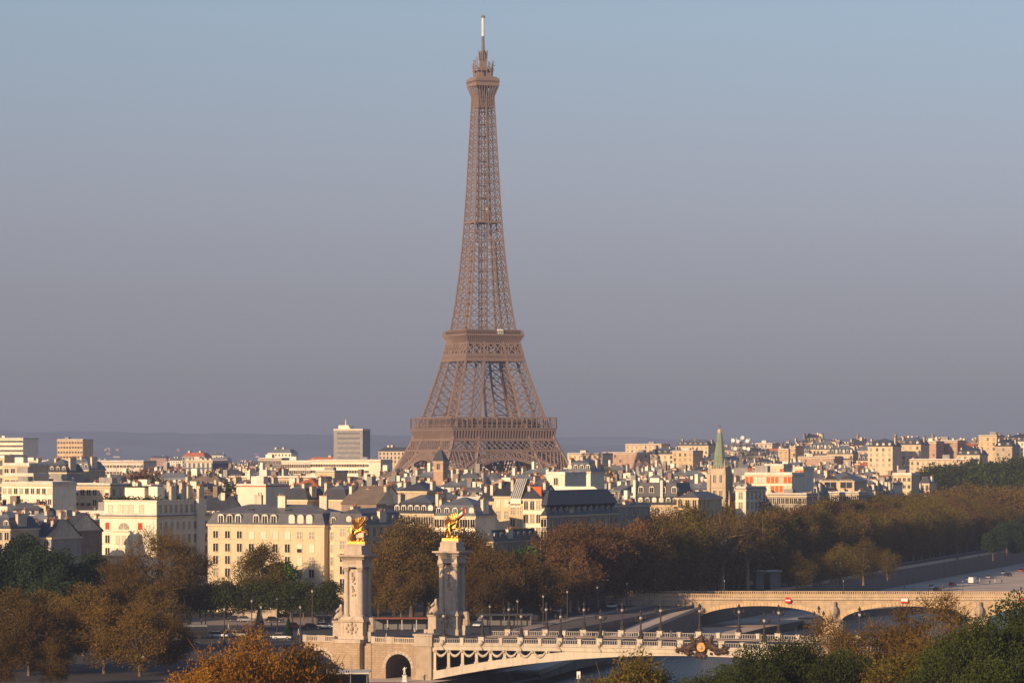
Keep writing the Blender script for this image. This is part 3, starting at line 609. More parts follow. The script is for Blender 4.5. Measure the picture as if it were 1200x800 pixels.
def gilded(u, v, label, trumpet, flip=False):
    p = BL(u, v); root = thing('gilded_statue', (p.x, p.y, 1.7 + 20.7), ROT + (R(8) if trumpet else R(14)), label, 'statue', 'gilded winged horse statues')
    mb = MB(); mb.box(-2.0, 2.0, -1.5, 1.5, 0, .35, 'pale_limestone'); mb.box(-1.9, 1.9, -1.4, 1.4, .35, .9, 'gilding'); rng = random.Random(3)
    for i in range(16): mb.ball((rng.uniform(-1.6, 1.4), rng.uniform(-1, 1), 1.0 + rng.uniform(-.1, .3)), rng.uniform(.3, .55), 'gilding', 6, 4)
    mb.build('base', root)
    h = [(-.75, 0, 2.75, .62), (-.1, 0, 3.15, .60), (.65, 0, 3.55, .62), (1.05, 0, 4.2, .38), (1.3, 0, 4.75, .27), (1.62, 0, 4.72, .24), (2.05, 0, 4.42, .15),
         (-.95, .42, 2.1, .36), (-.5, .5, 1.75, .22), (-1.1, .5, 1.35, .14), (-.8, .5, .95, .14), (-.95, -.42, 2.1, .36), (-.4, -.5, 1.65, .22), (-1.0, -.5, 1.3, .14), (-.65, -.5, .95, .14),
         (1.0, .38, 3.15, .25), (1.75, .42, 3.35, .16), (2.1, .42, 2.8, .11), (2.0, .42, 2.55, .13), (1.0, -.38, 3.0, .25), (1.85, -.45, 2.95, .16), (2.3, -.45, 2.5, .11), (2.15, -.45, 2.2, .13),
         (-1.3, 0, 2.8, .2), (-1.7, 0, 2.3, .22), (-1.85, 0, 1.5, .12), (1.2, .12, 5.05, .07), (1.2, -.12, 5.05, .07)]
    e = [(0, 1), (1, 2), (2, 3), (3, 4), (4, 5), (5, 6), (0, 7), (7, 8), (8, 9), (9, 10), (0, 11), (11, 12), (12, 13), (13, 14), (2, 15), (15, 16), (16, 17), (17, 18), (2, 19), (19, 20), (20, 21), (21, 22), (0, 23), (23, 24), (24, 25), (4, 26), (4, 27)]
    link('horse', skin_mesh('horse', h, e, 'gilding'), root)
    for s in (-1, 1):
        mb = MB(); n = 9
        for i in range(n):
            t = i / (n - 1); ang = R(50 + 62 * t) if not trumpet else R(75 + 70 * t); L_ = 3.0 - .9 * t; a = Vector((.25 - .5 * t, s * .5, 3.7 - .1 * t)); b = a + Vector((math.cos(ang) * L_, s * (.55 + .3 * t), math.sin(ang) * L_)); mb.cone(a, b, .2, .05, 'gilding', 5); mb.beam(a, a + (b - a) * .93, .34, 'gilding', .10)
        mb.cone((.2, s * .45, 3.6), (.75, s * 1.0, 5.6 if not trumpet else 4.6), .32, .12, 'gilding', 6)
        mb.build('wing', root)
    y = -1.15
    if trumpet:
        f = [(-.2, y, 3.0, .42), (-.3, y, 3.7, .36), (-.25, y, 4.3, .42), (-.2, y, 4.75, .16), (-.15, y, 5.1, .27), (.1, y - .2, 2.3, .3), (.0, y - .2, 1.5, .22), (-.05, y - .2, 1.0, .15), (-.5, y + .1, 2.3, .3), (-.8, y + .1, 1.5, .22), (-.9, y, 1.0, .15), (.25, y, 4.55, .17), (.85, y, 4.85, .13), (1.4, y, 5.2, .11), (-.75, y, 4.5, .17), (-1.15, y, 4.0, .13), (-1.0, y, 3.5, .11)]
    else:
        f = [(-.6, y, 2.8, .42), (-.55, y, 3.5, .34), (-.5, y, 4.05, .40), (-.45, y, 4.45, .16), (-.4, y, 4.8, .26), (-.3, y - .15, 2.1, .3), (-.5, y - .15, 1.4, .2), (-.5, y - .1, 1.0, .15), (-.9, y + .1, 2.1, .3), (-1.2, y + .1, 1.4, .2), (-1.3, y, 1.0, .15), (-.1, y, 4.2, .17), (.4, y, 3.9, .13), (.85, y, 3.9, .11), (-.95, y, 4.2, .17), (-1.3, y, 3.6, .13), (-1.2, y, 3.1, .11)]
    e = [(0, 1), (1, 2), (2, 3), (3, 4), (0, 5), (5, 6), (6, 7), (0, 8), (8, 9), (9, 10), (2, 11), (11, 12), (12, 13), (2, 14), (14, 15), (15, 16)]
    fg = link('figure', skin_mesh('figure', [(a - (0 if trumpet else .55), b, c * .9, r * .85) for a, b, c, r in f], e, 'gilding'), root)
    mb = MB()
    if trumpet: mb.cone((1.1, y, 5.0), (3.1, y, 6.35), .08, .3, 'gilding', 8); mb.build('trumpet', root)
    else: mb.cone((-.9, y, 2.6), (-1.3, y - .2, 1.2), .5, .75, 'gilding', 8); mb.build('drapery', root)
gilded(*COLA, 'gilded rearing winged horse with raised wings, on the nearer sunlit column', False)
gilded(*COLB, 'gilded winged horse and figure blowing a trumpet, on the farther half shaded column', True)

# lamps on the bridge: bronze candelabra with globes
def make_candelabra():
    root = thing('street_lamp', (0, 0, 0), 0, 'x', 'street lamp', 'bronze candelabra lamps along the metal bridge')
    mb = MB(); mb.lathe([(.5, 0), (.5, .4), (.28, .7), (.34, 1.2), (.16, 1.5), (.13, 3.6), (.2, 3.8), (.1, 4.2)], 'bronze_dark', 8)
    mb.build('post', root)
    mb = MB()
    for a in range(4):
        c, s = math.cos(a * math.pi / 2 + .4), math.sin(a * math.pi / 2 + .4); mb.cone((0, 0, 3.0), (c * .8, s * .8, 3.1), .07, .05, 'bronze_dark', 5); mb.cone((c * .8, s * .8, 3.05), (c * .8, s * .8, 3.3), .05, .1, 'bronze_dark', 5)
    mb.build('arm', root)
    for a in range(5):
        mb = MB(); c, s = (math.cos(a * math.pi / 2 + .4) * .8, math.sin(a * math.pi / 2 + .4) * .8) if a < 4 else (0, 0)
        z = 3.55 if a < 4 else 4.45; mb.ball((c, s, z), .27, 'lamp_glass' if a % 2 else 'bronze_dark', 8, 6); mb.cone((c, s, z + .22), (c, s, z + .5), .16, .03, 'bronze_dark', 6); mb.build('globe', root)
    return root
cl = make_candelabra(); k = 0; ORD = ['first', 'second', 'third', 'fourth', 'fifth', 'sixth', 'seventh', 'eighth', 'ninth', 'tenth', 'eleventh', 'twelfth', 'thirteenth', 'fourteenth', 'fifteenth', 'sixteenth', 'seventeenth', 'eighteenth', 'nineteenth', 'twentieth', 'twenty-first', 'twenty-second', 'twenty-third', 'twenty-fourth', 'twenty-fifth', 'twenty-sixth', 'twenty-seventh', 'twenty-eighth', 'twenty-ninth', 'thirtieth']
for side, y in (('near', .1), ('far', WB - .1)):
    for i in range(9 if side == 'near' else 10):
        u = 4.0 + 9.1 * i; lab = f'bronze candelabra lamp, {ORD[i]} from the gilded columns on the {side} parapet'
        p = BL(u, y, zd(u) + 1.45)
        if abs(u - LB / 2) < 5 and side == 'near': continue
        if k == 0: place(cl, p, ROT, 1.25); cl['label'] = lab
        else: copy_tree(cl, p, ROT, 1.25, label=lab)
        k += 1

# ================================================================== THE STONE BRIDGE BEHIND
def stone_bridge():
    o = Vector((48, 936, 0)); ang = R(-2); root = thing('stone_bridge', o, ang, 'low sunlit stone bridge of wide flat arches crossing the river behind the metal bridge', 'bridge')
    L_, w, sp, pr = 168.0, 18.0, 36.0, 4.2; zt = 1.7; cen = [3 + sp / 2 + i * (sp + pr) for i in range(4)]
    mb = MB(); st = 'bridge_ashlar'
    def arch_z(u):
        for c in cen:
            if abs(u - c) < sp / 2: t = (u - c) / (sp / 2); return -4.6 + 4.6 * math.sqrt(max(0, 1 - t * t * .98)) ** 1.0
        return None
    n = 420; us = [L_ * i / n for i in range(n + 1)]
    for a, b in zip(us, us[1:]):
        m_ = (a + b) / 2; inside = any(abs(m_ - c) < sp / 2 for c in cen)
        zA, zB = (arch_z(a) if arch_z(a) is not None else -4.5, arch_z(b) if arch_z(b) is not None else -4.5) if inside else (-9, -9)
        mb.face([(a, 0, zA), (b, 0, zB), (b, 0, zt), (a, 0, zt)], st); mb.face([(a, w, zA), (b, w, zB), (b, w, zt), (a, w, zt)], st)
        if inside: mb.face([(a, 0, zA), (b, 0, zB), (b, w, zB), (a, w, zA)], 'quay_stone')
    mb.build('arches', root)
    for i, c in enumerate(cen):                       # ring of voussoirs a little proud
        mb = MB(); m_ = 38
        for k in range(m_):
            t0, t1 = (k + .05) / m_, (k + .95) / m_; q = []
            for t, off in ((t0, 0), (t1, 0), (t1, 1.0), (t0, 1.0)):
                x = (2 * t - 1); z = -4.6 + 4.6 * math.sqrt(max(0, 1 - x * x * .98)); nx, nz = x * .35, 1; l = math.hypot(nx, nz); q.append((c + x * sp / 2 + nx / l * off, z + nz / l * off))
            mb.poly([(a, -.15, b) for a, b in q] + [(a, 0, b) for a, b in q], [(0, 1, 2, 3), (0, 4, 5, 1), (1, 5, 6, 2), (2, 6, 7, 3), (3, 7, 4, 0)], 'ochre_stone')
        mb.build('voussoir_ring', root)
    for i in range(3):
        u = cen[i] + sp / 2 + pr / 2; mb = MB(); mb.cone((u, 0, -9), (u, 0, -4.2), 3.1, 2.9, 'bridge_ashlar', 12); mb.cone((u, 0, -4.2), (u, 0, -3.4), 3.2, 1.2, 'pale_limestone', 12)
        mb.box(u - 2.1, u + 2.1, 0, w, -9, -4.4, 'quay_stone'); mb.cone((u, -.4, -3.4), (u, -.4, 1.2), .9, .8, 'weathered_stone', 8); mb.ball((u, -.6, -1.2), 1.3, 'weathered_stone', 8, 6, 1.3); mb.build('pier', root)
    mb = MB(); mb.box(-22, -.05, .02, w - .02, -9, zt - .03, 'quay_stone'); mb.box(-22, -.05, -.5, .01, -9, zt - .02, 'weathered_stone'); mb.build('abutment', root)
    mb = MB(); mb.box(-22, -6, 0, w, zt, zt + .42, 'tan_stone'); mb.box(-6, L_, -.45, .3, zt, zt + .45, 'tan_stone'); mb.box(-6, L_, w - .3, w + .45, zt, zt + .45, 'tan_stone'); mb.box(-6, L_, .3, w - .3, zt, zt + .06, 'asphalt'); mb.build('deck', root)
    for y in (-.2, w - .2):
        mb = MB(); mb.box(-22, L_, y - .06, y + .4, zt + 1.5, zt + 1.68, 'ochre_stone'); mb.box(-22, L_, y - .1, y + .45, zt + .45, zt + .62, 'ochre_stone')
        x = -22
        while x < L_: mb.box(x, x + .32, y, y + .3, zt + .62, zt + 1.5, 'ochre_stone', False); x += .62
        mb.build('balustrade', root)
    return o, ang, cen, zt
sbo, sba, scen, szt = stone_bridge()
def SBP(u, y, z): return sbo + Matrix.Rotation(sba, 3, 'Z') @ Vector((u, y, z))
def round_sign(u, lab, square=False):
    p = SBP(u, -.7, szt - .1); root = thing('navigation_sign', p, sba, lab, 'sign', 'navigation signs on the stone bridge'); mb = MB()
    if square: mb.box(-1.0, 1.0, -.08, .2, -.7, .7, 'sign_red'); mb.build('board', root); mb = MB(); mb.box(-.9, .9, -.14, -.08, -.25, .6, 'sign_white')
    else:
        mb.cone((0, .2, 0), (0, -.08, 0), .9, .9, 'sign_red', 24); mb.build('board', root); mb = MB(); mb.box(-.72, .72, -.14, -.08, -.18, .18, 'sign_white')
    mb.build('bar', root)
round_sign(scen[0] + 7.5, 'round red sign with a white bar above the first arch of the stone bridge')
round_sign(scen[1] - .5, 'white and red rectangular sign above the second arch of the stone bridge', True)
round_sign(scen[1] + 32.5, 'red and white round sign by the third arch of the stone bridge')
# ================================================================== BUILDINGS
def win_mesh(kind, w, h):
    mb = MB()
    if kind == 'dark':
        mb.box(-w / 2, w / 2, -.04, .05, 0, h, 'glass_dark'); mb.box(-.06, .06, -.09, -.04, 0, h, 'frame_white')
    elif kind == 'blind':
        mb.box(-w / 2, w / 2, -.04, .05, 0, h, 'blind'); mb.box(-.03, .03, -.07, -.04, 0, h, 'tan_stone')
    elif kind == 'half':
        mb.box(-w / 2, w / 2, -.04, .05, 0, h * .45, 'glass_dark'); mb.box(-w / 2, w / 2, -.07, .05, h * .45, h, 'blind')
    elif kind == 'curtain':
        mb.box(-w / 2, w / 2, -.04, .05, 0, h, 'curtain'); mb.box(-.06, .06, -.09, -.04, 0, h, 'frame_white'); mb.box(-w / 2, w / 2, -.09, -.04, h * .6, h * .6 + .08, 'frame_white')
    elif kind == 'red':
        mb.box(-w / 2, w / 2, -.08, .05, 0, h, 'red_shutter')
    elif kind == 'orange':
        mb.box(-w / 2, w / 2, -.08, .05, 0, h, 'orange_panel')
    elif kind == 'arched':
        mb.box(-w / 2, w / 2, -.04, .05, 0, h * .78, 'glass_dark'); n = 8
        v = [(w / 2 * math.cos(math.pi * i / n), -.04, h * .78 + w / 2 * math.sin(math.pi * i / n)) for i in range(n + 1)]; mb.face(v[::-1], 'glass_dark'); mb.box(-.05, .05, -.09, -.04, 0, h, 'frame_white')
    fr = .14
    mb.box(-w / 2 - fr, w / 2 + fr, -.22, .05, -.18, 0, 'cream_stone'); mb.box(-w / 2 - fr, -w / 2, -.12, .05, 0, h, 'cream_stone'); mb.box(w / 2, w / 2 + fr, -.12, .05, 0, h, 'cream_stone'); mb.box(-w / 2 - fr, w / 2 + fr, -.14, .05, h, h + .12, 'cream_stone')
    return mb.mesh('window')
WM = {}
def window(parent, kind, x, y, z, w=1.3, h=2.1, side=0, name='window'):
    key = (kind, w, h)
    if key not in WM: WM[key] = win_mesh(kind, w, h)
    o = link(name, WM[key], parent, (x, y, z)); o.rotation_euler = (0, 0, side * math.pi / 2); return o
DM = {}
def dormer(parent, x, y, z, w=1.5, h=2.2, side=0, white=True, depth=1.8, blind=False):
    key = (w, h, white, depth, blind)
    if key not in DM:
        mb = MB(); m = 'frame_white' if white else 'cream_stone'; n = 6
        mb.box(-w / 2, w / 2, 0, depth, 0, h * .8, m); v = [(w / 2 * math.cos(math.pi * i / n), h * .8 + w * .28 * math.sin(math.pi * i / n)) for i in range(n + 1)]
        mb.face([(a, 0, b) for a, b in v][::-1], m)
        for (a, b), (c, d) in zip(v, v[1:]): mb.face([(a, -.1, b + .02), (c, -.1, d + .02), (c, depth, d + .02), (a, depth, b + .02)], 'zinc')
        mb.box(-w / 2 + .22, w / 2 - .22, -.05, 0, .12, h * .82, 'blind' if blind else 'glass_dark'); mb.box(-.05, .05, -.09, -.05, .12, h * .82, 'frame_white'); DM[key] = mb.mesh('dormer')
    o = link('dormer', DM[key], parent, (x, y, z)); o.rotation_euler = (0, 0, side * math.pi / 2); return o
def chimney_mb(mb, x, y, z0, z1, L_, t, along='y', pots=True, m='chimney_render', rng=random):
    if along == 'y': mb.box(x - t / 2, x + t / 2, y - L_ / 2, y + L_ / 2, z0, z1, m)
    else: mb.box(x - L_ / 2, x + L_ / 2, y - t / 2, y + t / 2, z0, z1, m)
    mb.box(x - (t if along == 'y' else L_) / 2 - .1, x + (t if along == 'y' else L_) / 2 + .1, y - (L_ if along == 'y' else t) / 2 - .1, y + (L_ if along == 'y' else t) / 2 + .1, z1, z1 + .18, 'tan_stone')
    if pots:
        n = max(2, int(L_ / .65))
        for i in range(n):
            if rng.random() < .15: continue
            q = -L_ / 2 + L_ * (i + .5) / n; p = (x, y + q) if along == 'y' else (x + q, y); hh = rng.uniform(.4, .8)
            mb.cone((p[0], p[1], z1 + .18), (p[0], p[1], z1 + .18 + hh), .17, .13, 'pot', 5)
def roof_mesh(w, d, h, kind, rng, m, over=.35):
    """roof over a w x d box from height h; returns MB and ridge height"""
    mb = MB()
    if kind == 'mansard':
        a, hh = 1.3, 3.0; mb.frust(-over, w + over, -over, d + over, h - .02, a, w - a, a, d - a, h + hh, m, False); r = min(d, w) / 2 - a - .3; rr = min(2.2, r * .45)
        mb.frust(a - .1, w - a + .1, a - .1, d - a + .1, h + hh, a + r, w - a - r, a + r, d - a - r, h + hh + rr, 'zinc' if m == 'slate' and rng.random() < .7 else m); top = h + hh + rr
    elif kind == 'gable':
        rr = min(5, d * .32); top = h + rr
        mb.face([(-over, -over, h - .1), (w + over, -over, h - .1), (w + over, d / 2, top), (-over, d / 2, top)], m); mb.face([(w + over, d + over, h - .1), (-over, d + over, h - .1), (-over, d / 2, top), (w + over, d / 2, top)], m)
        for x in (0, w): mb.face([(x, 0, h - .05), (x, d, h - .05), (x, d / 2, top - .15)], 'chimney_render')
    elif kind == 'hip':
        r = min(w, d) / 2 - .05; rr = min(4, r * .55); top = h + rr; mb.frust(-over, w + over, -over, d + over, h, r, w - r, r, d - r, top, m)
    else:
        top = h + .9
        mb.box(-.15, w + .15, -.15, d + .15, h, h + .35, m); mb.box(0, w, 0, .25, h + .35, top, 'pale_concrete'); mb.box(0, w, d - .25, d, h + .35, top, 'pale_concrete'); mb.box(0, .25, .25, d - .25, h + .35, top, 'pale_concrete'); mb.box(w - .25, w, .25, d - .25, h + .35, top, 'pale_concrete')
        if w > 9 and d > 8: x = rng.uniform(1, w - 6); mb.box(x, x + rng.uniform(3, 5), d * .35, d * .35 + 3, h + .35, h + rng.uniform(2.2, 3.6), rng.choice(['pale_concrete', 'white_render', 'grey_render']))
    return mb, top
FOOT = []                                              # occupied circles: x, y, r
def notable(name, px0, px1, ytop, D, depth, wall, roof, roofm, label, cols=0, rows=(), ang=ANG, kinds=('dark',), ww=1.3, wh=2.1, pitch=3.3, side_cols=0, dorm=0, chim=2, base=0, cat='building', group=None, dside=False, seed=None, side_kinds=('dark', 'curtain'), floors=0, cornice=True, balcony=(), first=None):
    ca, sa = math.cos(R(ang)), math.sin(R(ang)); X0 = GX(px0, D); k1 = (px1 - CX) / F
    w_ = (k1 * D - X0) / (ca + k1 * sa); h = ZY(ytop, D) - base; rng = random.Random(seed if seed is not None else int(px0 * 7 + ytop * 13))
    root = thing(name, (X0, D, base), R(-ang), label, cat, group)
    mb = MB(); mb.box(0, w_, 0, depth, 0, h, wall)
    if cornice:
        mb.box(-.3, w_ + .3, -.3, depth + .3, h - .55, h - .02, 'cream_stone' if wall != 'brown_render' else wall); mb.box(-.12, w_ + .12, -.12, depth + .12, h - 4.0, h - 3.75, wall)
    for b in balcony: mb.box(-.1, w_ + .1, -.7, 0, b, b + .15, wall); mb.box(-.1, w_ + .1, -.7, -.64, b + .15, b + 1.0, 'bronze_dark')
    mb.build('wall', root)
    rm, top = roof_mesh(w_, depth, h, roof, rng, roofm); rf = rm.build('roof', root)
    for i in range(chim):
        mb = MB(); x = (.35 if i == 0 else w_ - .35 if i == 1 else rng.uniform(.25, .75) * w_); y = depth * rng.uniform(.3, .6); L_ = rng.uniform(2.2, min(5, depth * .5))
        chimney_mb(mb, x, y, h - .5, top + rng.uniform(-1.0, .5), L_, .8, 'y', rng=rng); mb.build('chimney', rf)
    if cols:
        for r in range(floors or 5):
            z = h - 3.05 - r * pitch
            if z < 0: break
            for c in range(cols):
                x = first + (w_ - 2 * first) * c / max(1, cols - 1) if first else w_ * (c + .5) / cols
                window(root, rng.choice(kinds), x, 0, z, ww, wh)
            for c in range(side_cols): window(root, rng.choice(side_kinds), w_, depth * (c + .5) / side_cols, z, ww, wh, side=1)
    if dorm:
        for c in range(dorm): dormer(rf, w_ * (c + .5) / dorm, .15, h + .15, blind=rng.random() < .3)
    if dside:
        for c in range(dside): dormer(rf, w_ - .15, depth * (c + .5) / dside, h + .15, side=1)
    FOOT.append((X0 + w_ / 2 * ca + depth / 2 * sa, D - w_ / 2 * sa + depth / 2 * ca, max(w_, depth) * .62))
    root['_w'] = w_; root['_h'] = h; root['_t'] = top; del root['_t']; del root['_h']; del root['_w']
    return root, w_, h, top, rf
rr = random.Random(8)
# --- cream hotel block
root, w_, h, top, rf = notable('apartment_building', 243.5, 380, 613.5, 900, 17, 'cream_stone', 'mansard', 'lead_roof', 'long cream five storey block under a grey mansard roof with white dormers', chim=0, cornice=True)
MK = ['ddddddccc', 'ddddddhcc', 'ddccccdcc', 'cdbbcddbc', 'cdbcddddd']
cm = {'d': 'dark', 'c': 'curtain', 'b': 'blind', 'h': 'half'}
grid = ['dddbbbbcc', 'dddddddhbc'[:9], 'ddcbccdbc', 'cdbccdddd', 'ccbdccdcd']
for r in range(5):
    for c in range(9): window(root, cm[grid[r][c]], 2.45 + c * (w_ - 4.2) / 8.55, 0, h - 4.0 - r * 3.3, 1.45, 2.15)
for x in (.115, .19, .265, .42, .495, .57, .725, .80, .875): dormer(rf, w_ * x, -.1, h + .2, 1.8, 2.5, blind=x > .6)
for x, y in ((.55, 6), (.86, 9), (.25, 12)): mb = MB(); chimney_mb(mb, w_ * x, y, h + 3, top + 2.2, 2.2, 1.0, 'x'); mb.build('chimney', rf)
for x in (.3, .62): mb = MB(); mb.box(w_ * x, w_ * x + 1.6, 3.0, 4.2, h + 3.3, h + 4.0, 'glass_dark'); mb.build('skylight', rf)
mb = MB(); mb.box(-.25, w_ + .1, -.25, 0, h - 20.6, h - 20.1, 'ochre_stone'); mb.build('string_course', root)
p = root.location + Vector((w_ * CA, -w_ * SA, 0)); pm = p + Vector((1.2 * SA, 1.2 * CA, 0))
root2, w2, h2, top2, rf2 = notable('apartment_building', 391, 426, 614.5, p.y - 1.1, 24, 'cream_stone', 'mansard', 'lead_roof', 'cream corner pavilion behind the nearer gilded column, its right flank in shade', cols=2, floors=5, kinds=('curtain', 'dark'), side_cols=6, dside=6, dorm=1, chim=2, ww=1.45, first=2.6, seed=5)
mb = MB(); mb.box(w_ - .05, w_ + 2.9, 2.2, 15, 0, h - .2, 'cream_stone'); mb.frust(w_ - .05, w_ + 2.9, 2.2, 15, h - .2, w_ - .05, w_ + 2.9, 3.6, 13, h + 3.4, 'lead_roof'); mb.build('recessed_bay', root)
for r in range(5): window(root, 'curtain', w_ + 1.4, 2.2, h - 4.0 - r * 3.3, 1.3, 2.1)
dormer(rf, w_ + 1.4, 2.4, h, 1.4, 2.2)
# --- white-cream block with set-back top floor and planted roof
root, w_, h, top, rf = notable('apartment_building', 117, 183.5, 604.5, 960, 30, 'white_render', 'flat', 'lead_roof', 'white cream block with two red shuttered windows and a planted roof terrace', chim=0, side_cols=0)
for r in range(5):
    for c, (x, k) in enumerate(((2.6, 'red' if r == 0 else 'dark'), (13.4, 'red' if r == 0 else 'blind'))): window(root, k, x, 0, h - 4.0 - r * 3.6, 1.4, 2.2)
    if r: [window(root, 'blind', x, 0, h - 4.2 - r * 3.6, 1.0, 2.3) for x in (6.0, 8.0, 10.0)]
    for c in range(9): window(root, rr.choice(['dark', 'dark', 'curtain']), w_, 2 + c * 3.2, h - 4.0 - r * 3.6, 1.2, 2.3, side=1)
mb = MB(); n = 12; v = [(8 + 1.9 * math.cos(math.pi * i / n), -.05, h - 3.9 + 2.1 * math.sin(math.pi * i / n)) for i in range(n + 1)]; mb.face(v[::-1], 'curtain')
for a in (.25, .5, .75): mb.beam((8, -.1, h - 3.9), (8 + 1.9 * math.cos(math.pi * a), -.1, h - 3.9 + 2.1 * math.sin(math.pi * a)), .12, 'frame_white')
mb.build('half_round_window', root)
mb = MB(); mb.box(4.6, 11.4, -.5, 0, h - 4.3, h - 4.05, 'white_render'); mb.build('ledge', root)
mb = MB(); mb.box(.9, w_ - .6, 1, 29, h + .3, h + 4.3, 'white_render'); mb.box(.6, w_ - .3, .7, 29.3, h + 4.3, h + 4.6, 'white_render'); at = mb.build('attic_storey', root)
for x in (2.9, 6.2, 8.0, 9.8, 13.2): window(at, 'blind', x, 1, h + 1.0, 1.3, 2.2)
for c in range(9): window(at, 'dark' if c % 2 else 'curtain', w_ - .6, 3 + c * 2.9, h + 1.0, 1.2, 2.2, side=1)
mb = MB(); mb.box(4, 10.5, 7, 16, h + 4.6, h + 8.2, 'white_render'); mb.box(11.3, 14.2, 8, 12, h + 4.6, h + 8.4, 'white_render'); mb.box(3.6, 11, 6.6, 16.5, h + 8.2, h + 8.5, 'leaf_dark'); mb.build('penthouse', root)
rng_t = random.Random(77); mb = MB()
for i in range(900):
    x, y = (rng_t.uniform(.6, w_ - .6), rng_t.uniform(1, 2)) if i % 2 else (rng_t.uniform(.6, w_), rng_t.uniform(3, 28)); c = Vector((x, y, h + 4.6 + abs(rng_t.gauss(0, .55)))); s = .28
    a, b = Vector((rng_t.gauss(0, 1), rng_t.gauss(0, 1), rng_t.gauss(0, 1))).normalized() * s, Vector((rng_t.gauss(0, 1), rng_t.gauss(0, 1), rng_t.gauss(0, 1))).normalized() * s; mb.face([c - a, c - b, c + a, c + b], 'leaf_dark')
mb.build('roof_planting', root)
for i, (x, y) in enumerate(((15.5, 14), (15.5, 20), (14, 26), (9, 24), (16.1, 29))): mb = MB(); chimney_mb(mb, x, y, h + 4, h + 8.3 + (i % 2), 2.6, 1.0, 'y'); mb.build('chimney', root)
mb = MB(); mb.box(w_ - .1, w_ + .9, 22, 25.5, 0, h + 4.8, 'white_render'); mb.build('stair_tower', root)
mb = MB(); mb.box(-1.5, 13, -7, -.1, 0, 13, 'cream_stone'); mb.box(-1.8, 13.3, -7.3, -.1, 13, 13.5, 'ochre_stone'); mb.build('porch_wing', root)
